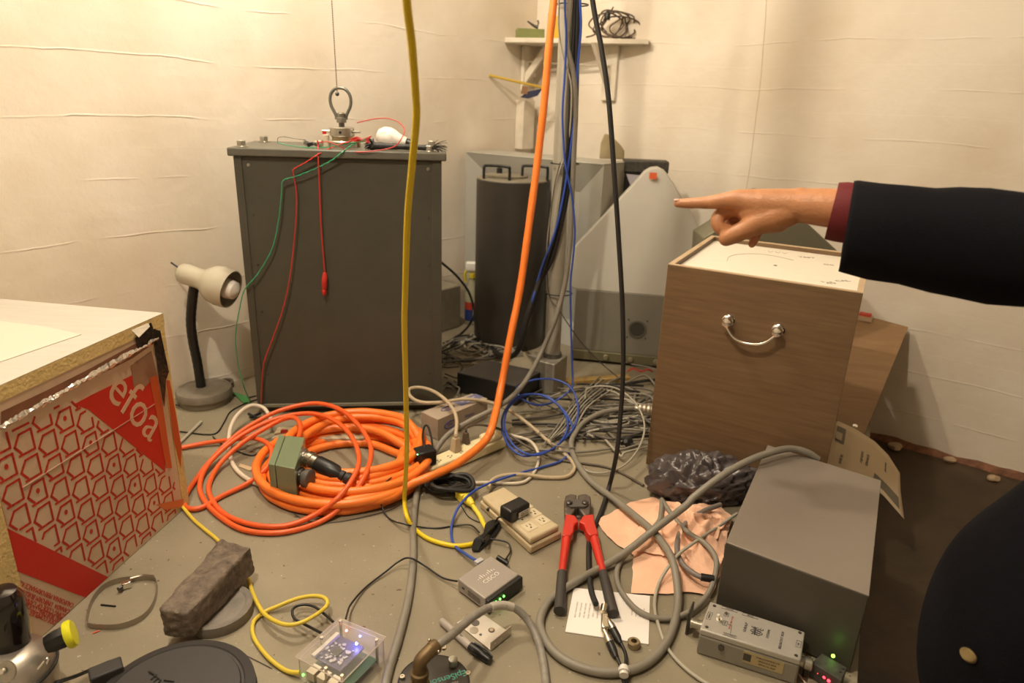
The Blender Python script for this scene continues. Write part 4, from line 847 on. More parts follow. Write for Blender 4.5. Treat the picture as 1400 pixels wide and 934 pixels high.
c = P(868, 558, .045); cd_ = (P(893, 562, .045)-c).normalized()
t = thing('silver_connector', 'ribbed silver cable connector at the left edge of the wooden box', 'connector', (c.x, c.y, .02))
obj('shell', MB().lathe([(.010, 0), (.010, .012), (.019, .014), (.021, .02), (.019, .028), (.021, .034), (.019, .042), (.021, .048), (.019, .056), (.021, .062), (.019, .075)], c, cd_, 20), mat('brushed_silver', (.62, .57, .48), .3, .9), t, angle=20)
cable('second_grey_cable', 'grey cable in a smaller loop over the pink cloth', 'cable', [(905, 683, .05), (904, 700, .05), (899, 716, .045), (870, 745, .03), (850, 765, .01), (843, 785, .008), (848, 806, .008), (866, 830, .008), (888, 843, .008), (915, 846, .008), (944, 836, .012), (966, 815, .015), (977, 790, .03), (979, 765, .045), (966, 745, .05), (942, 729, .05), (925, 712, .05), (912, 695, .05), (906, 685, .05)], .0062, GREY, n=10)
cable('third_grey_cable', 'grey cable arc with a black end on the pink cloth', 'cable', [(985, 690, .05), (960, 700, .05), (940, 713, .045), (928, 733, .04), (926, 755, .035), (934, 772, .03), (948, 784, .03), (960, 790, .03)], .0062, mat('purplish_grey_jacket', (.19, .165, .15), .45), n=10)
a = P(958, 789, .03); b = P(976, 792, .03)
single('black_ferrule', 'short black connector sleeve on the end of the grey arc', 'connector', MB().cyl(a, b, .0085, n=14), BLACK)
cable('thin_cream_cable', 'thin pale cable crossing the pink cloth to the front', 'cable', [(1008, 702, .05), (985, 718, .05), (955, 738, .05), (930, 756, .045), (912, 778, .03), (900, 800, .012), (895, 825, .006), (899, 850, .006), (912, 885, .006), (935, 912, .006), (965, 934, .006), (990, 945, .006)], .0038, GREYL, n=8)
# ================================================================== PINK CLOTH AND BLACK BAG
def inpoly(x, y, poly):
    r = False; j = len(poly)-1
    for i in range(len(poly)):
        xi, yi = poly[i][0], poly[i][1]; xj, yj = poly[j][0], poly[j][1]
        if (yi > y) != (yj > y) and x < (xj-xi)*(y-yi)/(yj-yi)+xi: r = not r
        j = i
    return r
def clothmesh(pix, hfun, rings=26):
    poly = [P(x, y) for x, y in pix]; cen = sum(poly, V((0, 0, 0)))/len(poly); bd = []
    for i in range(len(poly)):
        a_, b_ = poly[i], poly[(i+1) % len(poly)]
        for k in range(9): bd.append(a_+(b_-a_)*k/9)
    bd = [b+V((noise.noise(b*40), noise.noise(b*40+V((3, 0, 0))), 0))*.004 for b in bd]; n_ = len(bd); rows = []
    for r_ in range(1, rings+1):
        rows.append([cen+(b-cen)*(r_/rings) for b in bd+[bd[0]]])
    rows = [[V((p.x, p.y, hfun(p.x, p.y))) for p in r_] for r_ in rows]
    mb = MB().grid(rows); mb.add([V((cen.x, cen.y, hfun(cen.x, cen.y)))]+rows[0][:-1], [(0, 1+k, 1+(k+1) % n_) for k in range(n_)]); return mb
c0 = P(945, 735)
def hcl(x, y):
    p = V((x*9, y*9, 3)); base = abs(noise.noise(p))*.018; d_ = hypot(x-c0.x, y-c0.y); amp = max(0, 1-d_/.16)
    wr = (1-abs(noise.noise(V((x*22, y*22, 1)))*2))*.042*amp; return .004+base*.5+max(0, wr)+.022*amp
pink = mat('peach_cloth', (.90, .55, .38), .85, var=.05, bump=.25, bscale=250)
t = thing('pink_cloth', 'crumpled peach pink cloth on the floor behind the bolt cutter', 'cloth', P(905, 750))
obj('lower_layer', clothmesh([(815, 716), (861, 689), (893, 682), (920, 696), (945, 700), (985, 700), (1000, 716), (992, 745), (984, 790), (972, 818), (945, 812), (896, 815), (862, 813), (866, 762), (846, 748), (830, 735)], hcl), pink, t, angle=80)
obj('folded_layer', clothmesh([(893, 700), (915, 694), (935, 705), (960, 700), (981, 695), (1000, 716), (984, 740), (975, 760), (990, 770), (974, 800), (950, 790), (930, 770), (905, 770), (880, 760), (866, 762), (870, 735)], lambda x, y: hcl(x, y)+.006+.008*abs(noise.noise(V((x*30, y*30, 7))))), pink, t, angle=80)
mb = MB(); bc_ = P(962, 690)
mb.ball(bc_+V((0, .05, .045)), (.15, .075, .062), 110)
def ridge(p): return 1-abs(noise.noise(p))*2
for i, p in enumerate(mb.v):
    q = p-bc_; w2 = V((p.x, p.y, p.z*1.6)); wq = w2+noise.noise_vector(w2*10)*.05
    nn = ridge(wq*13)*.40+ridge(wq*27+V((7, 0, 0)))*.40+ridge(wq*60)*.20
    mb.v[i] = p+V((q.x*.22*noise.noise(p*9), 0, 0))+(p-(bc_+V((0, .05, .0)))).normalized()*(nn-.45)*.04
    mb.v[i].z = max(.001, mb.v[i].z)
single('black_plastic_bag', 'crumpled black plastic bag in front of the wooden box', 'plastic bag', mb, mat('black_film', (.085, .07, .07), .3, bump=.6, bscale=60, spec=.7), angle=80)

# ================================================================== WOODEN BOX
ZW = .603
a = V((.408, 1.789, 0)); b = V((.816, 1.551, 0)); n_ = V((.461, .888, 0)); q = [a, b, b+n_*.515, a+n_*.515]
wd1 = wood_material('oak_veneer', (.20, .122, .06), (.135, .078, .037), (2, 2, 34)); wd2 = mat('pale_wood_edge', (.55, .40, .25), .55, var=.1, scale=20)
d = (b-a).normalized(); n = V((.461, .888, 0)); th = .014
t = thing('wooden_box', 'tall oak veneer box with white top board and chrome handle', 'box', (q[0]+q[2])/2)
W_ = (b-a).length; D_ = .515
def panel(o_, ux, l, uy, th_, z0, z1, m, name, **k): return obj(name, MB().prism([(p.x, p.y) for p in (o_, o_+ux*l, o_+ux*l+uy*th_, o_+uy*th_)], z0, z1), m, t, **k)
panel(a, d, W_, n, th, .002, ZW, wd1, 'front_panel', bevel=.001)
panel(a+n*(D_-th), d, W_, n, th, .002, ZW, wd1, 'back_panel', bevel=.001)
panel(a+n*th, d, th, n, D_-2*th, .002, ZW, wd1, 'side_panel', bevel=.001)
panel(a+n*th+d*(W_-th), d, th, n, D_-2*th, .002, ZW, wd1, 'side_panel', bevel=.001)
mb = MB()
for o_, ux, l, uy in ((a, d, W_, n), (a+n*(D_-th), d, W_, n), (a+n*th, d, th, n), (a+n*th+d*(W_-th), d, th, n)):
    ll = l if l > .1 else th; w2 = th if l > .1 else D_-2*th
    mb.prism([(p.x, p.y) for p in (o_, o_+ux*ll, o_+ux*ll+uy*w2, o_+uy*w2)], ZW, ZW+.002)
obj('edge_banding', mb, wd2, t)
ZB = ZW-.012
bd = panel(a+n*th+d*th, d, W_-2*th, n, D_-2*th, ZB-.01, ZB, mat('white_board', (.86, .81, .70), .5, var=.02), 'top_board')
ink = mat('pencil_ink', (.30, .27, .22), .7)
M_ = frame(lift(a+d*W_*.5+n*D_*.5, ZB+.0003), d, n)
def onb(px, py): return P(px, py, ZB+.0004)
mb = MB().tube([onb(994, 357), onb(997, 351), onb(1008, 348), onb(1024, 347), onb(1045, 348), onb(1068, 352), onb(1085, 356)], .0006, 4, 6); obj('pencil_arc', mb, ink, t)
obj('centre_hole', MB().lathe([(.005, 0), (.005, .0006)], onb(1060, 363), n=14), BROWNJ, t)
dinv = Matrix.Rotation(pi, 4, 'Z')
text('45', .028, frame(onb(1136, 387), (1, .35, 0), (-.3, 1, 0)), ink, t); text('CAL', .022, frame(onb(1152, 384), (1, .2, 0), (-.3, 1, 0)), ink, t)
text('TEST', .022, frame(onb(1103, 352), (1, -.2, 0), (.1, 1, 0)), ink, t); text('z', .02, frame(onb(1124, 385), (1, .4, 0), (-.3, 1, 0)), ink, t); text('OK', .02, frame(onb(1133, 362), (1, -.4, 0), (.1, 1, 0)), ink, t)
mb = MB()
for k in range(3): mb.tube([onb(1050+k*10, 343+k), onb(1053+k*10, 345+k), onb(1057+k*10, 343.5+k)], .0005, 4, 3)
obj('pencil_notes', mb, ink, t)
# handle
def ff(px, py): return Wp(px, py, a, b)
h1, h2 = ff(996, 438), ff(1064, 451)
hh = obj('handle', MB().tube([h1-n*.022, h1-n*.024+V((.002, 0, -.012)), ff(1006, 458)-n*.026, ff(1020, 465)-n*.027, ff(1038, 467)-n*.027, ff(1050, 464)-n*.026, h2-n*.024+V((-.004, 0, -.01)), h2-n*.022], .0042, 10, 6), CHROME, t)
for h in (h1, h2):
    obj('handle_rosette', MB().lathe([(.016, 0), (.016, .003), (.012, .005), (.009, .01), (.010, .018), (.0135, .024), (.011, .03), (.003, .033)], h, -n, 24), CHROME, hh)
mb = MB().tube([Wp(1160, 488, b, b+n)+d*.002, Wp(1157, 515, b, b+n)+d*.003, Wp(1153, 545, b, b+n)+d*.002], .0012, 5, 4)
# panel leaning on the right wall, tray behind
po = .09
def rw(px, py, off=po): return Wp(px, py, ra, rb, -off if False else 0)-V((0, 0, 0))
def rwo(px, py, off):
    A_ = V((ra.x, ra.y, 0))+nr*off; return Wp(px, py, A_, A_+dr)
pl = [P(1140, 586, .003), P(1182, 593, .003), rwo(1242, 447, .03), rwo(1170, 428, .03)]
wd3 = wood_material('light_oak_panel', (.36, .22, .11), (.27, .155, .07), (2, 2, 30), .5)
t = thing('oak_board', 'light oak panel with screws leaning on the wall behind the box', 'panel', (pl[0]+pl[1])/2)
nn = (pl[1]-pl[0]).cross(pl[3]-pl[0]).normalized(); nn = nn if nn.y > 0 else -nn
ext_dn = pl
obj('board', MB().ext(ext_dn, nn*.012), wd3, t, bevel=.001)
for px, py, f_ in ((1230, 450, .93), (1169, 583, .04)):
    k3 = pl[0]; r_ = ray(px, py); s_ = CAM+r_*((k3-CAM).dot(nn)/r_.dot(nn)); obj('screw', MB().lathe([(.0095, 0), (.008, .003), (.001, .004)], s_, -nn, 14), CHROME, t)
c = rwo(1184, 432, .05)
t = thing('red_topped_tray', 'small wooden tray with red top above the oak panel', 'tray', c-V((0, 0, .03)))
obj('tray', MB().box(c+V((0, 0, -.008)), (.05, .04, .018), Matrix.Rotation(-.6, 3, 'Z')), wd2, t)
obj('red_top', MB().box(c+V((-.004, 0, .005)), (.042, .03, .01), Matrix.Rotation(-.6, 3, 'Z')), mat('red_felt', (.6, .08, .05), .8), t)

# ================================================================== BROCHURE
ctrl = [[(1100, 598, .04), (1146, 576, .06), (1170, 587, .055), (1196, 604, .03), (1214, 622, -.005), (1230, 647, -.05)],
        [(1095, 625, .035), (1140, 610, .05), (1165, 622, .045), (1190, 636, .02), (1212, 655, -.02), (1231, 672, -.065)],
        [(1090, 650, .03), (1130, 645, .04), (1158, 652, .04), (1185, 660, .01), (1208, 678, -.03), (1236, 710, -.085)]]
def bro(u, v_, off=0):
    i = min(int(v_*2), 1); fv = v_*2-i; j = min(int(u*5), 4); fu = u*5-j
    g = lambda r, c: P(ctrl[r][c][0], ctrl[r][c][1], ctrl[r][c][2])
    p = mid(mid(g(i, j), g(i, j+1), fu), mid(g(i+1, j), g(i+1, j+1), fu), fv); p.z += off; return p
rows = [[bro(u/20, v_/8) for u in range(21)] for v_ in range(9)]
t = thing('brochure', 'curled cream brochure drooping over the ledge beside the grey box', 'brochure', bro(.5, .5))
obj('sheet', MB().grid(rows), mat('cream_paper', (.66, .54, .36), .7), t, solid=.0008, angle=80)
ph = mat('grey_photo_print', (.16, .14, .10), .6)
obj('picture', MB().grid([[bro(.20+.10*u/4, .10+.30*v_/4, .0015) for u in range(5)] for v_ in range(5)]), ph, t)
obj('picture_window', MB().grid([[bro(.20+.07*u/3, .22+.14*v_/3, .003) for u in range(4)] for v_ in range(4)]), mat('light_print', (.5, .42, .3), .6), t)
obj('picture', MB().grid([[bro(.66+.30*u/6, .62+.24*v_/4+.06*u/6, .002) for u in range(7)] for v_ in range(5)]), ph, t)
def btext(s, u, v_, size):
    o0 = bro(u, v_, .0018); dx_ = (bro(u, v_+.02)-bro(u, v_)); dy_ = bro(u-.02, v_)-bro(u, v_); return text(s, size, frame(o0, -dx_, -dy_), ph, t)
btext('LONG-PERIOD', .50, .45, .011); btext('SEISMOMETER', .56, .45, .011); btext('MODEL 750', .30, .7, .011); btext('Instruments', .78, .3, .011)

# ================================================================== GREY METAL BOX
ZM = .18
q = [P(992.4, 741, ZM), P(1188.4, 815, ZM), P(1204.7, 657, ZM), P(1049.6, 608.4, ZM)]
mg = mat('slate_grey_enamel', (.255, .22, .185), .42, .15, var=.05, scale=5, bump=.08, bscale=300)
t = thing('grey_metal_box', 'large slate grey metal instrument box at the right front', 'box', ((q[0]+q[2])/2).xy.to_3d())
body = [V((p.x, p.y, .004)) for p in q]
mgd = mat('slate_shaded_sides', (.075, .066, .053), .45, .15, var=.05)  # sides darker than the cover: their shade is put into the colour
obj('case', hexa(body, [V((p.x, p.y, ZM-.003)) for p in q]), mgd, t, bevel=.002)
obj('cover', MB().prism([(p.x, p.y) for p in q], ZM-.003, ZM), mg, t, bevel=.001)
q5 = V((0, 0, 0))
# ================================================================== BREAKOUT BOX
zt = .06
q = [P(956.7, 860, zt), P(1095, 903, zt), P(1101, 864, zt), P(971, 822, zt)]
bgm = mat('hammered_grey', (.42, .395, .35), .42, .2, var=.05, bump=.1, bscale=400)
t = thing('breakout_box', 'small grey breakout box with printed lid before the large box', 'electronics box', ((q[0]+q[2])/2).xy.to_3d())
obj('case', MB().prism([(p.x, p.y) for p in q], .001, zt-.014), mat('grey_casting', (.25, .235, .20), .45, .2), t, bevel=.004, seg=3)
obj('lid', MB().prism([(p.x, p.y) for p in q], zt-.0135, zt), bgm, t, bevel=.003, seg=3)
bx_ = (q[1]-q[0]).normalized(); by_ = (q[3]-q[0]).normalized(); LW = (q[1]-q[0]).length; LD = (q[3]-q[0]).length
def bt(u, v_, z=.0004): return mid(mid(q[0], q[1], u), mid(q[3], q[2], u), v_)+V((0, 0, z))
for u, v_ in ((.06, .12), (.06, .88), (.95, .1), (.95, .9)): obj('screw', MB().lathe([(.0035, 0), (.003, .001)], bt(u, v_), n=12), DSTEEL, t)
pr = mat('black_print', (.05, .045, .04), .6); dn = V((by_.y, -by_.x, 0)); 
xt = -by_; yt = bx_
text('BREAKOUT BOX', .0068, frame(bt(.79, .45), by_, -bx_), pr, t); text('GURALP', .0075, frame(bt(.425, .5), by_, -bx_), pr, t); text('SYSTEMS', .0065, frame(bt(.655, .52), by_, -bx_), pr, t)
text('HOST CABLE / GPS', .0046, frame(bt(.275, .5), by_, -bx_), mat('red_print', (.45, .10, .06), .6), t)
lg = MB(); c = bt(.54, .48)
lg.box(c-bx_*.003+V((0, 0, 0)), (.003, .022, .0004), Matrix.Rotation(atan2(bx_.y, bx_.x), 3, 'Z'))
for k in range(5):
    pts = [c+bx_*(.004*k-.008)+by_*(-.011+.0022*j)+bx_*(.003*sin(j*1.1+k)) for j in range(11)]; lg.tube(pts, .0007, 4, 2)
obj('wave_logo', lg, pr, t)
def frm(u, v_, w_, h_, s):
    mb = MB(); c = bt(u, v_); 
    pts = [c+bx_*a*w_/2+by_*b_*h_/2 for a, b_ in ((-1, -1), (1, -1), (1, 1), (-1, 1))]; mb.tube(pts, .0004, 4, 1, closed=True, smooth=False); obj('printed_frame', mb, pr, t); text(s, .0042, frame(c, bx_ if w_ > h_ else by_, by_ if w_ > h_ else -bx_), pr, t)
frm(.045, .5, .008, .022, 'SENSOR'); frm(.955, .5, .008, .018, 'GPS'); frm(.22, .93, .03, .007, 'POWER'); frm(.44, .93, .03, .007, 'SERIAL'); frm(.205, .72, .008, .011, 'LK'); frm(.22, .42, .008, .013, 'CTR'); frm(.30, .08, .024, .007, 'CONTROL')
obj('printed_line', MB().tube([bt(.25, .42), bt(.29, .42), bt(.30, .14)], .0004, 4, smooth=False), pr, t)
obj('toggle_switch', MB().lathe([(.0055, 0), (.0055, .004), (.0025, .004), (.0022, .012), (.0026, .014)], bt(.155, .45), (-.25, 0, 1), 14), CHROME, t)
obj('lamp', MB().lathe([(.0025, 0), (.0022, .003)], bt(.20, .74, .001), n=10), BROWNJ, t)
sf = -by_; Mf = frame(mid(q[0], q[1], .56)+V((0, 0, -.032))-V((by_.x, by_.y, 0))*.0006*1, bx_, (0, 0, 1)); fn = bx_.cross(V((0, 0, 1)))
Mf = frame(mid(q[0], q[1], .66)+V((0, 0, -.030))+fn*.0006, bx_, (0, 0, 1))
lb = obj('name_plate', MB(Mf).box((0, 0, 0), (.072, .026, .001)), mat('brass_plate', (.42, .34, .18), .5, .2), t)
obj('plate_emblem', MB(Mf).box((-.028, 0, .0006), (.014, .016, .0006)), pr, lb)
for i, s in enumerate(('GURALP SYSTEMS LTD', 'BREAKOUT BOX', 'SERIAL No. B327')): text(s, .0042, Mf @ Matrix.Translation((.008, .007-i*.007, .0008)), pr, lb)
obj('hex_bolt', MB().lathe([(.006, 0), (.006, .005)], mid(q[0], q[1], .24)+V((0, 0, -.026)), fn, 6), DSTEEL, t)
c = mid(q[0], q[3], .45)+V((0, 0, -.025)); sx_ = -bx_
obj('side_connector', MB().lathe([(.011, 0), (.011, .005), (.0085, .005), (.0085, .02), (.010, .02), (.010, .024)], c, sx_, 18), STEEL, t)
c2_ = c+sx_*.024
single('dark_bracket', 'dark square bracket beside the left end of the breakout box', 'bracket', MB().prism([(p.x, p.y) for p in (c2_+sx_*.004, c2_+sx_*.008, c2_+sx_*.008+by_*.04, c2_+sx_*.004+by_*.04)], .002, .055), DSTEEL, bevel=.001)
# led box at its right
c = bt(1.0, .4)+V((0, 0, -.03)); 
t2 = thing('round_connector', 'round metal connector joining the breakout box and the LED box', 'connector', (c.x+.01, c.y, 0))
obj('barrel', MB().lathe([(.010, .0), (.010, .006), (.012, .008), (.012, .020), (.009, .022)], c, bx_, 18), STEEL, t2)
obj('mount', MB().cyl(V((c.x, c.y, 0))+bx_*.012, c+bx_*.012, .004, n=8), DSTEEL, t2)
zt = .035
q = [P(1110, 906, zt), P(1150, 931, zt), P(1158, 913, zt), P(1124, 893, zt)]
t = thing('led_box', 'small black box with red and green lights right of breakout box', 'electronics box', ((q[0]+q[2])/2).xy.to_3d())
obj('case', MB().prism([(p.x, p.y) for p in q], .001, zt), mat('speckled_black', (.05, .045, .04), .6, var=.5, scale=90), t, bevel=.001)
redl = mat('red_led', (1, .03, .05), .4, emit=2.2)
for px, py in ((1119, 920), (1127, 926), (1133, 931)): obj('red_light', MB().ball(P(px, py, .02), .003, 10), redl, t)
obj('green_light', MB().ball(P(1139, 897, zt+.008), .0035, 10), mat('green_led_bright', (.25, 1, .05), .4, emit=2), t)
l_ = bpy.data.lights.new('green_glow', 'POINT'); l_.energy = .0015; l_.color = (.3, 1, .1); l_.shadow_soft_size = .003; lo = bpy.data.objects.new('green_glow', l_); lo.location = P(1139, 897, zt+.014); SC.collection.objects.link(lo)
for px, py in ((1149, 919), (1153, 915)): obj('screw_hole', MB().lathe([(.002, 0), (.002, .0006)], P(px, py, zt+.0002), n=8), BLACK, t)
cable('red_white_wires', 'thin pale wires below the right end of the breakout box', 'wire', [(1092, 922, .004), (1098, 930, .004), (1106, 940, .004)], .0016, WHITEJ)

# ================================================================== BOLT CUTTER
redp = mat('red_enamel', (.62, .035, .02), .35, coat=.2)
t = thing('bolt_cutter', 'red handled bolt cutter lying open with steel jaws upward', 'bolt cutter', P(798, 770))
def flatp(pts, z0, z1): return MB().prism([P(x, y, (z0+z1)/2)[:2] for x, y in pts], z0, z1)
forged = mat('forged_brown_steel', (.17, .14, .12), .45, .6, var=.25, scale=60)
obj('jaw', flatp([(772, 708), (771, 690), (773, 682), (780, 679), (788, 681), (788, 690), (787, 700), (781, 709)], .012, .032), forged, t, bevel=.003)
obj('jaw', flatp([(806, 708), (808, 690), (807, 683), (800, 679), (790, 681), (790, 690), (791, 700), (798, 709)], .012, .032), forged, t, bevel=.003)
obj('strap', flatp([(775, 690), (778, 684), (801, 684), (805, 690), (800, 694), (780, 694)], .032, .038), GREYD, t, bevel=.001)
for px, py in ((778, 688), (800, 688)): obj('pivot_bolt', MB().lathe([(.0085, 0), (.0085, .004), (.006, .006)], P(px, py, .038), n=18), DSTEEL, t)
obj('arm', flatp([(773, 708), (786, 710), (791, 719), (785, 722), (784, 732), (780, 738), (768, 738), (771, 720)], .010, .034), redp, t, bevel=.003)
obj('arm', flatp([(811, 708), (797, 710), (791, 719), (798, 722), (801, 732), (806, 738), (818, 736), (813, 720)], .010, .034), redp, t, bevel=.003)
obj('centre_bolt', MB().lathe([(.006, 0), (.006, .004), (.003, .005)], P(791, 708, .034), n=16), DSTEEL, t)
for k, (a_, b_, c_) in enumerate((((775, 732), (768, 785), (765, 834)), ((811, 732), (825, 785), (838, 838)))):
    pa, pb_, pc_ = P(*a_, .022), P(*b_, .017), P(*c_, .0145)
    h = obj('handle', MB().tube([pa, pb_], [.0115, .0080], 14, smooth=False), redp, t)
    obj('grip', MB().tube([pb_+(pa-pb_).normalized()*.004, mid(pb_, pc_, .5), pc_-(pc_-pb_).normalized()*.003, pc_+(pc_-pb_).normalized()*.004], [.0105, .0112, .0115, .0125, .012], 18, 6), mat('grip_rubber', (.05, .045, .04), .6, bump=.2), h)

# ================================================================== CARD, BNC, RING
t = thing('printed_card', 'white printed instruction card under the bolt cutter grip', 'paper', P(830, 843))
qq = [P(784.5, 803.7, .002), P(888.6, 815, .002), P(886.6, 881, .002), P(772.8, 863.8, .002)]
obj('sheet', MB().prism([(p.x, p.y) for p in qq], .0005, .0022), mat('bright_card', (.88, .84, .80), .6), t)
cx_ = (qq[1]-qq[0]).normalized(); cy_ = (qq[0]-qq[3]).normalized()
rng = random.Random(5); mb = MB(); grey_print = mat('grey_print', (.45, .38, .36), .7)
W2 = ['INPUT POWER SUPPLY', 'MODEL TYPE RATED', 'USE ONLY INDOORS', 'CLASS 2 POWER UNIT', 'SERIAL NUMBER', 'WARRANTY VOID', 'CAUTION']
for i in range(7):
    text(W2[i], .0048, frame(qq[3]+cx_*(.014+i*.009)+(qq[0]-qq[3])*.5+V((0, 0, .0003)), cy_, -cx_), grey_print, t)
for i in range(4): text(['see other side for', 'installation and', 'operating notes', 'technical help'][i], .0042, frame(qq[2]+(qq[3]-qq[2])*(.07+i*.05)+(qq[1]-qq[2])*.6+V((0, 0, .0003)), cy_, -cx_), grey_print, t)
t = thing('coax_adapter', 'bright metal coaxial splitter joined to two black-sleeved plugs', 'connector', P(828, 850))
nick = mat('nickel_bright', (.60, .55, .45), .25, 1)
s_ = P(826, 833, .02); e_ = P(833, 872, .012)
obj('tee_body', MB().box(P(827, 852, .016), (.016, .042, .016), Matrix.Rotation(-.1, 3, 'Z')), nick, t, bevel=.003)
obj('barrel', MB().cyl(P(825, 838, .02), P(827, 828, .024), .008, n=18), nick, t)
obj('barrel', MB().cyl(P(829, 846, .018), P(838, 859, .016), .0065, n=18), nick, t)
obj('barrel', MB().cyl(P(826, 862, .014), P(833, 876, .012), .0065, n=18), nick, t)
for k, (a_, b_) in enumerate((((836, 857), (848, 879)), ((832, 875), (842, 898)))):
    pa, pb_ = P(*a_, .014), P(*b_, .010)
    tt = thing('coax_plug', ['black sleeved coaxial plug nearer the card corner', 'black sleeved coaxial plug in front, below the other'][k], 'plug', pa-V((0, 0, .01)))
    obj('collar', MB().lathe([(.0085, -.004), (.0085, .008)], pa, pb_-pa, 18), nick, tt)
    obj('boot', MB().lathe([(.0075, .006), (.008, .012), (.0078, .028), (.005, .038), (.0042, (pb_-pa).length+.002)], pa, pb_-pa, 16), BLACK, tt)
cable('coax_lead', 'thin black lead from the front coaxial plug into the white tie', 'cable', [(842, 897, .010), (847, 907, .009), (851, 918, .008), (853, 936, .006), (854, 960, .006)], .0034, BLACK)
cable('coax_lead', 'thin black lead bowing right from the rear coaxial plug', 'cable', [(848, 878, .010), (854, 890, .009), (856, 902, .009), (855, 918, .009), (857, 936, .006), (858, 960, .006)], .0034, BLACK)
single('white_tie', 'white tape tie round the two thin black leads', 'tie', MB().cyl(P(853, 912, .020), P(853, 924, .018), .0085, n=14).cyl(P(853, 915, .021), P(853, 919, .02), .0105, n=14), mat('white_tape', (.75, .72, .66), .5))
c = P(866, 884); 
single('metal_ring_nut', 'small knurled metal nut on the floor below the card', 'nut', MB().lathe([(.0115, 0), (.0125, .002), (.0125, .012), (.0105, .014), (.006, .014), (.006, .0), (.0115, 0)], c, (.0, .0, 1), 22, cap=False), mat('aged_brass', (.40, .32, .2), .35, .9))

# ================================================================== NETWORK SWITCH
zt = .034
q = [P(625, 792, zt), P(682, 825, zt), P(718, 788, zt), P(671.5, 760, zt)]
# pixel corners of the lid: left, front, right, back
q = [P(625.5, 791, zt), P(663, 819, zt), P(710, 785, zt), P(670.5, 759.5, zt)]
f1 = P(667, 823, zt-.003); f2 = P(716.5, 789, zt-.003)
t = thing('network_switch', 'small grey and black network switch with three green lights', 'network switch', ((q[0]+q[2])/2).xy.to_3d())
obj('case', MB().prism([(p.x, p.y) for p in q], .004, zt), mat('warm_silver', (.36, .325, .29), .4, .2), t, bevel=.003, seg=3)
lo_ = q[0]; 
xw = (q[2]-q[1]).normalized(); yw = (q[0]-q[1]).normalized(); outn = -yw
fb = [q[1]+outn*.0005, q[2]+outn*.0005, q[2]+outn*.010, q[1]+outn*.010]
obj('front_bezel', hexa([lift(p, .004) for p in (q[1]+outn*.0005-yw*-.0, q[2]+outn*.0005, q[2]+outn*.013, q[1]+outn*.013)], [lift(p, zt-.001) for p in (q[1]+outn*.0005, q[2]+outn*.0005, q[2]+outn*.011, q[1]+outn*.011)]), BLACK, t, bevel=.002)
sp_ = [mid(q[0], q[1], .3), mid(q[0], q[1], .9)]; sn_ = -xw
mb = MB(frame(mid(q[0], q[1], .5)+V((0, 0, -.016))+sn_*.0004, -yw, (0, 0, 1)))
for i in range(14):
    for j in range(6): mb.box((-.008+i*.0028, -.006+j*.0024, 0), (.0012, .0012, .0004))
obj('vent_grille', mb, GUND, t)
obj('lock_slot', MB(frame(mid(q[0], q[1], .22)+V((0, 0, -.014))+sn_*.0006, -yw, (0, 0, 1))).box((0, 0, 0), (.007, .004, .0006)), BLACK, t)
ld = mat('green_led_switch', (.12, 1, .08), .4, emit=2)
for s in (.2, .31, .42):
    c = mid(q[1], q[2], s)+outn*.0125+V((0, 0, -.013)); obj('green_light', MB().ball(c, .0026, 10), ld, t)
wh = mat('white_logo', (.85, .80, .72), .5); cc = (q[0]+q[2])/2+V((0, 0, .0006)); Mt = frame(cc, xw, yw)
text('CISCO', .0155, Mt @ Matrix.Translation((0, -.008, 0)), wh, t, ls=1.05)
mb = MB(Mt)
for i, h_ in enumerate((.003, .006, .011, .006, .003, .006, .011, .006, .003)): mb.box((-.024+i*.006, .006+h_/2*.8, 0), (.0019, h_, .0004))
obj('logo_bars', mb, wh, t)
# jack and blue plug
c = P(689, 768, .016)
single('dc_plug', 'black barrel plug at the right rear of the network switch', 'plug', MB().cyl(P(680, 762, .018), P(694, 771, .013), .006, n=12).cyl(P(692, 770, .013), P(692, 764, .02), .004, n=10), BLACK)
single('network_plug', 'clear plug on the blue cable behind the network switch', 'plug', MB().box(P(655, 768, .018), (.012, .02, .009), Matrix.Rotation(-.8, 3, 'Z')), mat('clear_plastic_plug', (.5, .5, .52), .3), bevel=.001)
cable('switch_lead', 'thin black lead from the network switch to the clear case', 'cord', [(473, 846, .035), (475, 838, .025), (480, 826, .015), (499, 804, .005), (527, 782, .008), (545, 768, .015), (560, 763, .026), (581, 774, .012), (605, 790, .008), (625, 795, .018)], .0021, BLACK, sub=8)

# ================================================================== BRACKET PLATE AND MARKER
zt = .004
q = [P(624, 851, zt), P(654, 835, zt), P(699, 866, zt), P(671, 889, zt)]
al = mat('aluminium_plate', (.66, .62, .56), .4, .6, var=.04)
t = thing('bracket_plate', 'flat aluminium bracket plate with holes beside the black disc', 'bracket', ((q[0]+q[2])/2).xy.to_3d())
obj('plate', MB().prism([(p.x, p.y) for p in q], .001, .0035), al, t, bevel=.0005)
fl_ = [q[3], q[2]]; fdn = (q[2]-q[3]).normalized(); 
obj('flange', MB().prism([(p.x, p.y) for p in (q[3], q[2], q[2]+fdn.cross(V((0, 0, 1)))*-.002, q[3]+fdn.cross(V((0, 0, 1)))*-.002)], .0035, .022), al, t, bevel=.0003)
fo = fdn.cross(V((0, 0, 1)))
for s in (.2, .5, .8): obj('flange_hole', MB().lathe([(.0025, 0), (.0025, .0005)], mid(q[3], q[2], s)+V((0, 0, .009))+fo*.0004, fo, 10), CHROME, t)
for px, py, r_, m_ in ((650, 852, .0085, GREYD), (648, 862, .009, STEEL), (672, 862, .0065, GREYD), (657, 868, .0028, GREYD)):
    obj('hole', MB().lathe([(r_, 0), (r_, .0008), (r_*.7, .001)], P(px, py, .0035), n=20), m_, t)
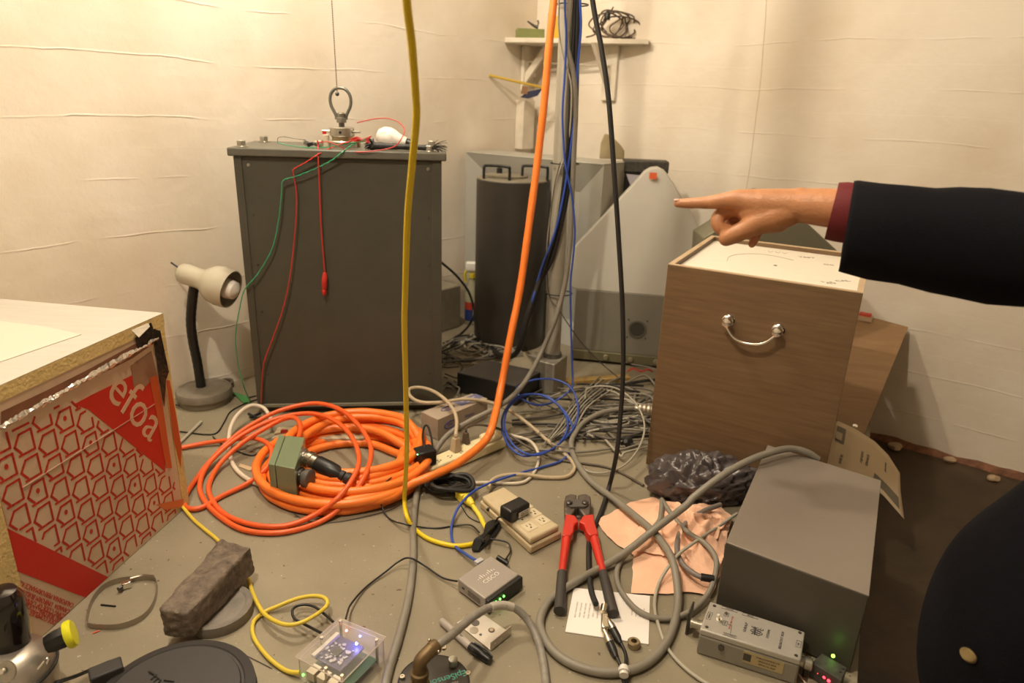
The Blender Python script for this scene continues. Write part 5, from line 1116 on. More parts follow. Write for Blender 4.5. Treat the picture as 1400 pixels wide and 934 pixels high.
obj('hole_core', MB().lathe([(.004, 0), (.004, .002)], P(672, 862, .0035), n=16), lump, t)
t = thing('marker_pen', 'capped marker pen with black cap lying across the bracket plate', 'marker pen', P(640, 875))
a, b, c_ = P(603, 848, .008), P(643, 884, .010), P(671, 904, .009)
obj('barrel', MB().lathe([(.0045, 0), (.0072, .003), (.0076, .01), (.0076, (b-a).length)], a, b-a, 18), mat('marker_grey', (.42, .38, .33), .4), t)
obj('cap', MB().lathe([(.0085, 0), (.009, .004), (.0088, .02), (.0075, (c_-b).length*.9), (.005, (c_-b).length)], b, c_-b, 18), BLACK, t)
obj('clip', MB().tube([b+(c_-b)*.1+V((.004, .004, .008)), b+(c_-b)*.6+V((.005, .005, .009)), b+(c_-b)*.98+V((.004, .004, .004))], .0022, 8, 4), BLACK, t)
text('marker', .009, frame(mid(a, b, .62)+V((0, 0, .0079)), (b-a), (1, 1, 0)), GREYD, t)

# ================================================================== ROUND SENSOR
zt = .055; c = P(593, 932, zt); c0 = V((c.x, c.y, 0)); R_ = .0615
t = thing('round_sensor', 'round dark accelerometer disc with brass elbow connector at bottom', 'sensor', c0)
obj('housing', MB().lathe([(R_, 0), (R_, zt-.004), (R_-.001, zt-.003), (R_-.001, zt-.001), (R_-.003, zt)], c0, n=64), mat('anodised_dark', (.065, .058, .052), .35, .4), t)
obj('bezel', MB().lathe([(R_-.0002, zt-.006), (R_+.0006, zt-.005), (R_+.0006, zt-.002), (R_-.0015, zt+.0003)], c0, n=64, cap=False), BLACK, t)
for px, py in ((550, 927), (607, 887), (640, 922)): obj('cap_screw', MB().lathe([(.0048, 0), (.0048, .0035), (.0042, .0042), (.0022, .0042), (.002, .003)], P(px, py, zt), n=18), nick, t)
obj('thumb_screw', MB().lathe([(.0085, 0), (.0085, .012), (.0075, .0135), (.004, .0136)], P(619, 909, zt), n=22), STEEL, t)
tg = mat('teal_print', (.10, .42, .33), .5)
Mt = frame(P(612, 927, zt+.0004), (-1, -.45, 0), (.45, -1, 0))
text('EpiSensor', .0185, Mt, tg, t, ls=.95); text('Model FBA ES-T', .0055, Mt @ Matrix.Translation((.004, .014, 0)), mat('pale_print', (.4, .38, .34), .5), t)
ax0 = P(574, 938, zt); t2 = thing('elbow_connector', 'antique brass elbow connector on top of the round sensor', 'connector', ax0)
abr = mat('antique_brass', (.17, .115, .055), .5, .6, var=.15, scale=40)
top = ax0+V((0, 0, .055))
obj('threaded_collar', MB().lathe([(.017, 0), (.017, .007), (.0135, .009), (.0135, .02), (.0155, .021), (.0155, .031), (.0125, .033), (.0125, .04)], ax0, n=26), abr, t2, angle=20)
obj('elbow', MB().tube([ax0+V((0, 0, .035)), ax0+V((0, 0, .046)), ax0+V((.003, .002, .055)), ax0+V((.014, .012, .062)), ax0+V((.022, .02, .064))], .0118, 18, 8), abr, t2)
eb = ax0+V((.022, .02, .064)); ed_ = V((.7, .65, .12)).normalized()
obj('clamp', MB().lathe([(.0125, -.006), (.0125, .006), (.011, .008)], eb, ed_, 22), abr, t2)
for s in (-1, 1): obj('clamp_screw', MB().ball(eb+V((-.65, .7, .2)).normalized()*s*.0135+V((0, 0, .004)), .0032, 10), nick, t2)
ce = eb+ed_*.006
mbt = MB().tube([ce, ce+ed_*.012, P(613, 872, .115), P(635, 853, .10), P(657, 837, .085), P(676, 829, .075), P(700, 830, .06), P(719, 845, .04), P(733, 869, .022), P(741, 896, .012), P(746, 930, .010), P(748, 970, .010)], .0078, 12, 9, ripple=.03)
t3 = thing('sensor_cable', 'twisted grey cable arching from the sensor elbow to the right', 'cable', P(735, 900))
obj('jacket', mbt, mat('sleeved_grey', (.25, .23, .20), .4, var=.2, scale=60), t3, angle=80)
obj('tape_wrap', MB().tube([P(670, 831.5, .0778), P(678, 828.5, .0740), P(690, 828, .0665), P(701, 830.5, .0592)], .0088, 12, 6), mat('clear_tape', (.48, .44, .38), .25), t3)

# ================================================================== CLEAR CASE WITH BOARD
z0_, z1_ = .012, .055
base = [P(404, 899, z1_), P(464, 846, z1_), P(528, 872, z1_), P(468, 934, z1_)]
t = thing('clear_case', 'clear acrylic computer case with small circuit board and blue light', 'computer', ((base[0]+base[2])/2).xy.to_3d())
gl = mat('clear_acrylic', (.9, .85, .8), .06, alpha=.07, spec=.9); gle = mat('acrylic_edge', (.70, .60, .50), .15, alpha=.5)
cb0 = (base[0]+base[2])/2
obj('top_sheet', MB().prism([(p.x, p.y) for p in base], z1_, z1_+.003), gl, t)
inner = [cb0+(p-cb0)*.93 for p in base]
obj('bottom_sheet', MB().prism([(p.x, p.y) for p in inner], .004, .007), gl, t)
for i in range(4):
    a, b = inner[i], inner[(i+1) % 4]; nn_ = (b-a).normalized().cross(V((0, 0, 1)))
    obj('side_sheet', MB().prism([(p.x, p.y) for p in (a, b, b-nn_*.002, a-nn_*.002)], .007, z1_), gl, t)
mb = MB()
for z in (z1_+.0015, z1_-.004):
    for i in range(4): a, b = base[i] if z > z1_ else inner[i], base[(i+1) % 4] if z > z1_ else inner[(i+1) % 4]; mb.tube([lift(a, z), lift(b, z)], .0011, 5, smooth=False)
for p in inner: mb.tube([lift(p, .004), lift(p, z1_)], .0012, 5, smooth=False)
obj('sheet_edges', mb, gle, t)
bx2 = (base[3]-base[0]).normalized(); by2 = (base[1]-base[0]).normalized(); lx = (base[3]-base[0]).length; ly = (base[1]-base[0]).length
def bp_(u, v_, z): p = base[0]+(base[3]-base[0])*u+(base[1]-base[0])*v_; return V((p.x, p.y, z))
def slab(u0, u1, v0, v1, z0, z1): return MB().prism([(p.x, p.y) for p in (bp_(u0, v0, 0), bp_(u1, v0, 0), bp_(u1, v1, 0), bp_(u0, v1, 0))], z0, z1)
pcb = mat('green_board', (.035, .10, .05), .4, var=.3, scale=120)
obj('main_board', slab(.08, .92, .1, .9, .014, .016), pcb, t)
hat = obj('upper_board', slab(.12, .70, .26, .84, .036, .038), mat('dark_blue_board', (.05, .05, .12), .35), t)
rng = random.Random(2); mb = MB()
for i in range(46):
    u, v_ = rng.uniform(.14, .62), rng.uniform(.3, .7); s = rng.uniform(.0015, .0035); mb.box(bp_(u, v_, .038+s/2), (s*2, s*1.6, s), Matrix.Rotation(rng.uniform(0, 3), 3, 'Z'))
o = obj('small_components', mb, mat('pale_components', (.42, .40, .42), .35, .3), hat)
obj('pin_header', slab(.10, .17, .24, .82, .038, .045), mat('header_white', (.62, .58, .52), .5), hat)
for i in range(3): obj('usb_port', slab(.2+i*.22, .36+i*.22, .02, .20, .016, .034), mat('usb_beige', (.62, .56, .42), .4, .3), t)
obj('chip', slab(.3, .46, .45, .6, .038, .041), BLACK, hat)
obj('blue_light', MB().ball(bp_(.56, .80, .043), .0028, 10), mat('blue_led', (.15, .2, 1), .4, emit=8), t)
obj('blue_light', MB().ball(bp_(.52, .94, .046), .002, 10), MATS['blue_led'], t)
obj('red_light', MB().ball(bp_(.22, .93, .044), .0022, 10), mat('red_led_small', (1, .12, .08), .4, emit=8), t)
obj('green_light', MB().ball(bp_(.12, .02, .02), .0024, 10), ld, t)
l_ = bpy.data.lights.new('blue_glow', 'POINT'); l_.energy = .014; l_.color = (.2, .2, 1); l_.shadow_soft_size = .003; lo = bpy.data.objects.new('blue_glow', l_); lo.location = bp_(.56, .80, .0485); SC.collection.objects.link(lo)
for u, v_ in ((.08, .5), (.9, .92), (.92, .08), (.08, .94), (.6, .06)): obj('standoff', MB().lathe([(.0028, .005), (.0028, z1_+.003), (.0036, z1_+.003), (.003, z1_+.005)], bp_(u, v_, 0), n=12), nick, t)
cable('black_loop_lead', 'black lead looping on the floor left of the clear case', 'cord', [(440, 866, .03), (415, 853, .02), (402, 845, .02), (400, 834, .022), (408, 828, .022), (420, 827, .022), (432, 831, .022), (446, 842, .025), (456, 851, .03)], .0027, BLACK)
cable('yellow_network_cable', 'pale yellow network cable looping between brick and clear case', 'cable', [(249, 692, .01), (264, 710), (280, 724), (298, 739), (318, 762, .006), (337, 786), (346, 812), (361, 839, .02), (385, 853, .03), (407, 853, .035), (430, 842, .035), (447, 828, .03), (444, 818, .028), (428, 815, .026), (405, 819, .02), (380, 829, .012), (362, 837, .006), (347, 850), (346, 868), (356, 886), (372, 904), (393, 918), (410, 920, .012)], .0043, YEL2, sub=8)
# ================================================================== BRICK, DISC, CLAMP, BITS
dc = P(292, 842); dcr = .067
stone_m = mat('grey_stone', (.17, .145, .12), .75, var=.35, scale=25, bump=.8, bscale=50)
single('round_weight', 'grey round weight disc lying under the iron bar', 'weight', MB().lathe([(dcr, 0), (dcr+.001, .003), (dcr, .022), (dcr-.004, .025), (dcr-.012, .023), (dcr-.014, .021), (.001, .021)], dc+V((.008, .004, 0)), n=56), mat('cast_grey', (.22, .195, .165), .65, var=.25, scale=18, bump=.5, bscale=60))
Z = .092; Z0 = .027
tp = [P(216, 833, Z-.004), P(257, 839, Z-.012), P(343, 748, Z-.006), P(303, 737, Z)]
bt_ = [V((tp[0].x+.004, tp[0].y-.002, Z0)), V((tp[1].x+.004, tp[1].y-.004, Z0)), V((tp[2].x+.004, tp[2].y-.004, Z0)), V((tp[3].x, tp[3].y, Z0))]
mb = MB(); bmx = bmesh.new(); vs = [bmx.verts.new(p) for p in bt_+tp]
for f in [(3, 2, 1, 0), (4, 5, 6, 7), (0, 1, 5, 4), (1, 2, 6, 5), (2, 3, 7, 6), (3, 0, 4, 7)]: bmx.faces.new([vs[i] for i in f])
bmesh.ops.subdivide_edges(bmx, edges=bmx.edges[:], cuts=15, use_grid_fill=True)
for _ in range(2): bmesh.ops.smooth_vert(bmx, verts=bmx.verts[:], factor=.5, use_axis_x=True, use_axis_y=True, use_axis_z=True)
bmx.normal_update()
for v_ in bmx.verts: v_.co += v_.normal*(noise.noise(v_.co*18)*.0035+abs(noise.noise(v_.co*50))*.004+noise.noise(v_.co*130)*.0018)
bmx.verts.index_update(); mb.add([v_.co.copy() for v_ in bmx.verts], [tuple(x.index for x in f.verts) for f in bmx.faces]); bmx.free()
single('iron_bar', 'rough dark brown squared bar resting slanted on the round weight', 'bar', mb, mat('rough_brown_iron', (.21, .16, .115), .6, .1, col2=(.07, .05, .036), scale=45, bump=1, bscale=90), angle=50)
# hose clamp
hp = [(215, 803), (212, 793), (195, 788), (175, 793), (150, 797), (130, 812), (121, 835), (120, 855), (135, 862), (165, 860), (195, 850), (210, 830)]
inn = [P(x, y) for x, y in [(214, 799), (205, 794), (188, 795), (165, 797), (143, 806), (128, 824), (121, 845), (122, 858), (140, 861), (165, 860), (190, 851), (205, 838), (213, 820)]]
sp3 = spline(inn, 5, True); m_ = len(sp3); mb = MB(); cen = sum(inn, V((0, 0, 0)))/len(inn)
vs = []; 
for p in sp3:
    o_ = (p-cen).normalized()*.0012
    vs += [p+V((0, 0, .001)), p+V((0, 0, .013)), p+o_+V((0, 0, .013)), p+o_+V((0, 0, .001))]
fs = []
for i in range(m_):
    j = (i+1) % m_
    for k in range(4): k3 = (k+1) % 4; fs.append((i*4+k, i*4+k3, j*4+k3, j*4+k))
t = thing('hose_clamp', 'steel hose clamp band lying open near the insulation box', 'hose clamp', (cen.x, cen.y, 0))
obj('band', MB().add(vs, fs), mat('band_steel', (.38, .34, .28), .3, .85), t)
obj('screw_housing', MB().box(P(173, 799, .009), (.018, .012, .014), Matrix.Rotation(.5, 3, 'Z')), CHROME, t, bevel=.001)
obj('screw_head', MB().cyl(P(166, 803, .010), P(162, 806, .010), .0055, n=6), DSTEEL, t)
obj('band_tail', MB().tube([P(178, 791, .012), P(195, 787, .012), P(210, 788, .013)], .0025, 6, 4), MATS['band_steel'], t)
single('black_pin', 'short black pin on the floor inside the hose clamp', 'pin', MB().cyl(P(138, 827, .002), P(158, 829, .002), .0018, n=8), BLACK)
single('orange_stub', 'tiny orange wire stub under the hose clamp', 'wire', MB().cyl(P(126, 866, .002), P(137, 862, .002), .0013, n=6), ORANGER)
cable('curled_strip', 'curled grey strip on the floor in front of the round weight', 'strip', [(282, 885, .006), (295, 886, .008), (306, 894, .01), (314, 903, .01), (317, 914, .006)], .003, GREYL)
single('small_black_block', 'small black block standing right of the round black lid', 'block', MB().box(P(338, 918, .012), (.012, .014, .024), Matrix.Rotation(.1, 3, 'Z')), BLACK, bevel=.001)
cable('fine_strand', 'fine dark strand lying near the round weight', 'wire', [(310, 885), (340, 898), (372, 914)], .0008, GREYD)
# ================================================================== ROUND BLACK LID
c = P(236, 948, .075); c0 = V((c.x, c.y, 0)); R_ = .128
t = thing('round_black_case', 'large round black case cut off by the bottom edge', 'case', c0)
bl2 = mat('matte_black_case', (.03, .028, .027), .55)
obj('body', MB().lathe([(R_-.006, 0), (R_, .01), (R_, .05), (R_-.004, .056)], c0, n=64), bl2, t)
obj('lid', MB().lathe([(R_-.003, .056), (R_-.001, .058), (R_-.002, .066), (R_-.018, .071), (R_-.02, .069), (R_-.024, .069), (R_-.026, .072), (.001, .075)], c0+V((-.0, 0, 0)), n=64), bl2, t)
obj('latch', MB().box(P(146, 922, .065), (.05, .03, .03), Matrix.Rotation(.65, 3, 'Z')), bl2, t, bevel=.003)
mb = MB()
for i in range(3): mb.tube([P(205+i*4, 918+i*3, .0755), P(212+i*4, 924+i*3, .0755), P(206+i*4, 929+i*3, .0755)], .0012, 5, smooth=False)
mb.tube([P(203, 918, .0755), P(214, 923, .0755)], .0012, 5, smooth=False); mb.tube([P(224, 930, .0755), P(238, 932, .0755)], .0012, 5, smooth=False)
obj('moulded_mark', mb, BLACK, t)
single('black_zip_tie', 'black cable tie strap between silver dome and round case', 'cable tie', MB().tube([P(75, 934, .05), P(105, 924, .045), P(130, 913, .035), P(151, 903, .03)], [.0035, .0032, .003, .0012], 6, 6), BLACK)
# ================================================================== SILVER DOME
cc = P(10, 925, .07); cc = V((cc.x, cc.y, .062))
t = thing('silver_motor', 'rounded silver metal housing with black cap at bottom left', 'motor', (cc.x, cc.y, 0))
sil = mat('cast_silver', (.45, .41, .35), .35, .75, var=.06, scale=15)
obj('housing', MB().lathe([(.01, .062), (.035, .06), (.054, .05), (.066, .032), (.071, .01), (.071, -.062)], cc, (0.05, .1, 1), 48), sil, t)
dc_ = Yd(7, 838, cc.y+.025)
a_, b_ = Yd(12, 880, cc.y+.02), Yd(4, 805, cc.y+.02); ax_ = (b_-a_); LL = ax_.length
obj('black_cap', MB().lathe([(.033, -.01), (.031, 0), (.030, LL*.55), (.026, LL*.85), (.018, LL*.97), (.004, LL)], a_, ax_, 32), mat('gloss_black', (.012, .008, .008), .15, coat=.5), t)
obj('gasket', MB().tube([cc+V((.0725*cos(a), .0725*sin(a), .02)) for a in [2*pi*i/24 for i in range(24)]], .0025, 8, 2, closed=True), BLACK, t)
obj('tab_plate', MB().lathe([(.016, 0), (.016, .003)], Yd(10, 918, cc.y-.055), (-.1, -1, .5), 24), STEEL, t)
obj('tab_screw', MB().lathe([(.005, .003), (.004, .006)], Yd(6, 917, cc.y-.056), (-.1, -1, .5), 12), CHROME, t)
ka = Yd(76, 876, cc.y+.02); kd = V((.85, .5, .2)).normalized()
obj('hook', MB().tube([Yd(52, 915, cc.y-.05), Yd(60, 905, cc.y-.045), Yd(66, 900, cc.y-.04), Yd(64, 908, cc.y-.045)], .0018, 6, 4), CHROME, t)
kb = obj('knob_stem', MB().lathe([(.014, -.014), (.017, -.006), (.018, .012), (.014, .018)], ka, kd, 8), BLACK, t)
obj('yellow_knob', MB().lathe([(.014, .016), (.022, .016), (.0235, .019), (.0235, .025), (.021, .028), (.004, .029)], ka, kd, 32), mat('lime_yellow', (.72, .70, .02), .4), t)

# ================================================================== INSULATION BOX
A = P(250, 697); B = P(40, 886); fd = (B-A).normalized(); fn = V((fd.y, -fd.x, 0)); fn = fn if fn.x > 0 else -fn
ZI = .51
Ltot = .56; back = -fn*.62
t = thing('insulation_box', 'big foil-faced insulation board box with red pentagon print at left', 'box', A+fd*.25)
foam = mat('yellow_foam', (.70, .52, .22), .85, var=.08, scale=60, bump=.6, bscale=150)
peach = mat('foil_facing', (.64, .48, .34), .45, .1, var=.12, scale=9, bump=.1, bscale=40)
Zl = ZI-.029
def fpx(px, py, off=0): q = Wp(px, py, A, B); return q+fn*off
B2 = A+fd*((fpx(0, 720)-A).dot(fd)+.02) ; Lf = (fpx(22, 800)-A).dot(fd)
B2 = A+fd*Lf
obj('front_board', MB().prism([(p.x, p.y) for p in (A, B2, B2-fn*.025, A-fn*.025)], .001, Zl), foam, t)
obj('far_board', MB().prism([(p.x, p.y) for p in (A-fd*.025+fn*.002, A-fd*.001+fn*.002, A-fd*.001+back, A-fd*.025+back)], .001, Zl), foam, t)
obj('near_board', MB().prism([(p.x, p.y) for p in (B2+fd*.001+fn*.012, B2+fd*.026+fn*.012, B2+fd*.026+back, B2+fd*.001+back)], .001, Zl), foam, t)
obj('rear_board', MB().prism([(p.x, p.y) for p in (A-fn*.6, B2-fn*.6, B2+back, A+back)], .001, Zl), foam, t)
obj('facing', MB().ext([lift(A+fn*.0004, .0015), lift(B2+fn*.0004, .0015), lift(B2+fn*.0004, Zl), lift(A+fn*.0004, Zl)], fn*.0006), peach, t)
tl = [A-fd*.028+fn*.002, B2+fd*.1+fn*.002, B2+fd*.1+back, A-fd*.028+back]
lid = obj('lid_board', MB().prism([(p.x, p.y) for p in tl], Zl+.0005, ZI), foam, t)
obj('lid_facing', MB().prism([(p.x, p.y) for p in tl], ZI, ZI+.001), mat('pale_facing', (.50, .47, .415), .55, var=.06, scale=5, stretch=(2, 14, 2)), lid)
redm = mat('red_print_ink', (.52, .02, .008), .5); redb = mat('red_band_ink', (.58, .02, .008), .5)
def decal(name, pts, m, off=.0014, parent=None, th=.0003): return obj(name, MB().ext([fpx(x, y, off) for x, y in pts], fn*th), m, parent or t)
# pentagon pattern in face coordinates
def st(px, py): q = fpx(px, py)-A; return V((q.dot(fd), q.z))
def cr(x, y): return st(x/6.67, 560+y/6.67)
pc0 = cr(340, 740); va = cr(545, 730)-pc0; vb = cr(490, 520)-pc0
va = (cr(730, 690+35)-cr(115, 765))/3; 
va = (cr(870, 500)-cr(285, 510))/3; vb = ((cr(490, 520)-cr(340, 740))+(cr(285, 510)-cr(340, 740))+va)/2
pent = [cr(388, 625)-pc0, cr(285, 690)-pc0, cr(250, 808)-pc0, cr(312, 852)-pc0]; tick = [cr(292, 882)-pc0, cr(428, 795)-pc0]
band1 = [st(x, y) for x, y in [(100, 553), (122, 540), (184, 511), (200, 498), (214, 530), (226, 600), (226, 648), (120, 560)]]
band2 = [st(x, y) for x, y in [(-4, 716), (147, 789), (116, 817), (12, 777)]]
top_l = [st(x, y) for x, y in [(0, 600), (60, 570), (105, 548), (200, 498)]]
def topy(s):   # height of the lower tape edge at s
    a0, a1 = st(0, 590), st(205, 500); k = (s-a1.x)/(a0.x-a1.x); return a1.y+(a0.y-a1.y)*k
e2a, e2b = st(-4, 716), st(147, 789)
def above2(s, z):
    k = (s-e2b.x)/(e2a.x-e2b.x); return z > e2b.y+(e2a.y-e2b.y)*k+.001
e1a, e1b = st(100, 547), st(226, 645)
def below1(s, z):
    k = (s-e1b.x)/(e1a.x-e1b.x); return z < e1b.y+(e1a.y-e1b.y)*k-.001
def ok(p): return .014 < p.x < Lf-.004 and .006 < p.y < topy(p.x) and above2(p.x, p.y) and below1(p.x, p.y)
mb = MB(); hw = .0023
def stroke(p, q_):
    L0 = (q_-p).length; ns = max(1, int(L0/.009)); 
    for i in range(ns):
        a_, b_ = p+(q_-p)*(i/ns), p+(q_-p)*((i+1)/ns)
        if ok(a_) and ok(b_):
            d_ = (b_-a_).normalized(); nv = V((-d_.y, d_.x)); e_ = d_*hw*.5
            pts = [a_-e_-nv*hw/1.0, b_+e_-nv*hw, b_+e_+nv*hw, a_-e_+nv*hw]
            mb.ext([A+fn*.0013+fd*x.x+V((0, 0, x.y)) for x in pts], fn*.0002)
for i in range(-14, 15):
    for j in range(-14, 15):
        c = pc0+va*i+vb*j
        if not (-.05 < c.x < Lf+.05 and -.05 < c.y < .5): continue
        P_ = [c+p for p in pent]+[c+tick[1]]
        for a_, b_ in ((0, 1), (1, 2), (2, 3), (4, 0)): stroke(P_[a_], P_[b_])
        stroke(c+tick[0], c+tick[1])
        if (i+2*j) % 5 == 0 and ok(c):
            pts = [c+V((cos(a)*.0042, sin(a)*.0055)) for a in [2*pi*k/10 for k in range(10)]]; mb.ext([A+fn*.0013+fd*x.x+V((0, 0, x.y)) for x in pts], fn*.0002)
obj('pentagon_print', mb, redm, t)
decal('red_band', [(100, 553), (122, 541), (184, 511), (200, 500), (212, 530), (224, 600), (225, 645), (120, 560)], redb)
decal('red_band', [(-4, 716), (147, 789), (116, 817), (12, 777)], redb)
def ftext(s, px, py, dirx, dirp, size, m, **k):
    o_ = fpx(px, py, .002); X = fpx(px+dirx, py+dirp, .002)-o_; Yv = V((0, 0, 1)); 
    return text(s, size, frame(o_, X, fn.cross(X)), m, t, **k)
big = ftext('efoa', 186, 556, 30, 33, .118, mat('peach_letter', (.66, .42, .27), .5), ls=1.0)
for i, (s, x, y) in enumerate((('CALIFORNIA PERFORMANCE KEEP', 62, 812), ('CANADA  UNIFORM BUILDING', 60, 822), ('BUILDING CODE OF CANADA', 62, 832), ('NATIONAL BUILDING CODE', 68, 841), ('UNIFORM CODE COMPLIES', 72, 850))):
    o_ = fpx(x, y, .0016); X = fpx(x-40, y-17, .0016)-o_
    text(s, .0125, frame(o_, X, fn.cross(X)), redm, t, squash=.92)
# tape bands
foil = mat('crinkled_foil_tape', (.74, .70, .64), .22, .9, bump=1, bscale=70); brnt = mat('brown_tape_film', (.23, .10, .055), .35, .1, var=.25, scale=14)
decal('brown_tape', [(0, 563), (60, 535), (120, 505), (180, 472), (212, 457), (214, 466), (180, 490), (120, 520), (60, 550), (0, 581)], brnt, .0018)
mb = MB(); rows = []; rr = random.Random(4)
for i in range(60):
    u = i/59; x = -2+u*216; yc = 585-u*123; wq = 4.2+rr.uniform(-1.8, 1.8)
    rows.append([fpx(x, yc-wq, .0025), fpx(x+rr.uniform(-1, 1), yc+rr.uniform(-1.5, 1.5), .005+rr.uniform(0, .004)), fpx(x, yc+wq, .0025)])
obj('foil_strip', mb.grid(rows), foil, t, angle=15)
dfo = mat('dark_foil', (.10, .085, .07), .2, .9, bump=.6, bscale=60)
decal('dark_foil_patch', [(207, 450), (217, 452), (229, 508), (225, 519), (223, 556), (217, 521), (211, 483)], dfo, .003, th=.001)
decal('dark_foil_patch', [(182, 462), (210, 449), (213, 464), (187, 478)], dfo, .0035, th=.001)
decal('orange_tape', [(203, 517), (214, 513), (222, 560), (234, 640), (226, 640), (212, 560)], mat('orange_tape_film', (.60, .10, .025), .35), .0022)
decal('orange_tape', [(226, 520), (231, 520), (247, 610), (246, 640), (236, 600)], MATS['orange_tape_film'], .0022)
decal('tan_tape', [(178, 500), (206, 480), (214, 513), (196, 530), (182, 530)], mat('tan_film', (.30, .17, .10), .35, var=.1), .0018)
decal('orange_smear', [(212, 690), (250, 682), (249, 693), (225, 697)], mat('orange_paint', (.62, .16, .05), .5), .0022)
o_ = [fpx(30, 667, .0016), fpx(230, 540, .0016)]; obj('crease_line', MB().tube(o_, .0012, 4, smooth=False), mat('crease', (.5, .3, .22), .4), t)
# foil corner on the lid
obj('corner_foil', MB().ext([P(180, 452, ZI+.002), P(203, 442, ZI+.002), P(205, 447, ZI+.002), P(190, 462, ZI+.002)], (0, 0, .001)), foil, lid)
obj('corner_foil', MB().ext([fpx(180, 452, .004), fpx(204, 441, .004), fpx(208, 452, .004), fpx(190, 470, .004)], fn*.001), dfo, lid)
qq = [P(-60, 480, ZI+.002), P(112, 456, ZI+.002), P(60, 436, ZI+.002), P(-60, 425, ZI+.002)]
qq = [P(-40, 508, ZI+.0025), P(111, 457, ZI+.0025), P(60, 446, ZI+.0025), P(-40, 434, ZI+.0025)]
single('paper_sheet', 'cream paper sheet lying on top of the insulation box', 'paper', MB().prism([(p.x, p.y) for p in qq], ZI+.0012, ZI+.0024), mat('cream_sheet', (.60, .56, .47), .6))

# ================================================================== PERSON
HY = 1.09
skin = mat('skin', (.56, .26, .125), .42, var=.10, scale=45, bump=.25, bscale=260, sss=.12)
def hdy(px): return -(px-1090)*.00042
def hp_(px, py, dy=0): return Yd(px, py, HY+dy+hdy(px))
def limb(mb, pts, n=28, sub=6):
    P3 = [p for p, r in pts]; R3 = [r for p, r in pts]
    sp_ = spline(P3, sub) if len(P3) > 2 else P3
    for i, p in enumerate(P3): mb.ball(p, R3[i], 22)
    mb.tube(sp_, R3, n, smooth=False)
def remeshed(mb, voxel, smooth_it, name, parent, m):
    me = bpy.data.meshes.new('tmp'); me.from_pydata(mb.v, [], mb.f); me.update(); o = bpy.data.objects.new('tmp', me); SC.collection.objects.link(o)
    r = o.modifiers.new('r', 'REMESH'); r.mode = 'VOXEL'; r.voxel_size = voxel
    s = o.modifiers.new('s', 'SMOOTH'); s.iterations = smooth_it; s.factor = .5
    dg = bpy.context.evaluated_depsgraph_get(); dg.update(); me2 = bpy.data.meshes.new_from_object(o.evaluated_get(dg)); bpy.data.objects.remove(o)
    out = MB(); out.add([v.co.copy() for v in me2.vertices], [tuple(p.vertices) for p in me2.polygons]); return obj(name, out, m, parent, angle=180)
person = thing('person', 'person in dark suit jacket and maroon cuff pointing left with index finger', 'person', (1.02, .80, LOW))
mb = MB()
# forearm, wrist and back of the hand
limb(mb, [(hp_(1185, 290, .0), .031), (hp_(1150, 286), .031), (hp_(1120, 283), .029), (hp_(1092, 281), .0265), (hp_(1068, 280), .0255), (hp_(1040, 279), .0245), (hp_(1015, 275), .0185)])
limb(mb, [(hp_(1085, 284, .012), .025), (hp_(1050, 290, .018), .025), (hp_(1022, 286, .02), .02)])
limb(mb, [(hp_(1070, 288, .004), .0265), (hp_(1048, 290, .0), .027), (hp_(1030, 288, .002), .024), (hp_(1020, 282, .004), .019)])
limb(mb, [(hp_(1016, 290, .010), .013), (hp_(1030, 298, .006), .018)])
limb(mb, [(hp_(1062, 298, .006), .024), (hp_(1040, 302, .01), .0215), (hp_(1026, 303, .012), .017)])
# index
limb(mb, [(hp_(1028, 274), .0185), (hp_(1006, 273.5), .0165), (hp_(988, 275), .0130), (hp_(968, 277), .0106), (hp_(953, 277.5), .0092), (hp_(940, 278), .0086), (hp_(927, 278), .0072)], sub=5)
# middle, ring, little fingers curled
limb(mb, [(hp_(1014, 283, .016), .0145), (hp_(995, 289, .014), .0125), (hp_(984, 295, .008), .0122), (hp_(981, 304, .0), .0112), (hp_(986, 313, -.003), .0105), (hp_(996, 315, .002), .0100)], sub=5)
limb(mb, [(hp_(1018, 292, .036), .0125), (hp_(1000, 298, .034), .0125), (hp_(997, 309, .028), .0115), (hp_(1004, 317, .02), .0105)], sub=5)
limb(mb, [(hp_(1030, 300, .048), .011), (hp_(1016, 309, .05), .009), (hp_(1018, 318, .044), .008), (hp_(1026, 322, .038), .0075)], sub=5)
limb(mb, [(hp_(1036, 314, .02), .0105), (hp_(1032, 326, .014), .0078), (hp_(1028, 334, .008), .0062)], sub=4)
# thumb
limb(mb, [(hp_(1078, 290, -.004), .023), (hp_(1056, 297, -.008), .0225), (hp_(1035, 305, -.012), .0195), (hp_(1018, 314, -.016), .0155), (hp_(1004, 321, -.018), .0145), (hp_(993, 326, -.016), .0128)], sub=5)
# knuckle and wrist bone
mb.ball(hp_(1007, 270.5, -.002), .0125, 12); mb.ball(hp_(1094, 273, .0), .0195, 12)
hand = remeshed(mb, .0014, 14, 'hand', person, skin)
nail = mat('nail', (.78, .50, .40), .25)
nm = hp_(926, 274, -.0035); obj('fingernail', MB().ball(nm, (.006, .0028, .0028), 12), nail, hand)
mb = MB()
for px, py in ((984, 297), (983, 304), (976, 309)):
    pass
def loft(rings, n=28, cap=True):
    vs = []; fs = []
    for c, a_, b_ in rings:
        for k in range(n): an_ = 2*pi*k/n; vs.append(c+a_*cos(an_)+b_*sin(an_))
    for i in range(len(rings)-1):
        for k in range(n): fs.append((i*n+k, i*n+(k+1) % n, (i+1)*n+(k+1) % n, (i+1)*n+k))
    if cap: fs.append(tuple(range(n-1, -1, -1))); fs.append(tuple((len(rings)-1)*n+k for k in range(n)))
    return MB().add(vs, fs)
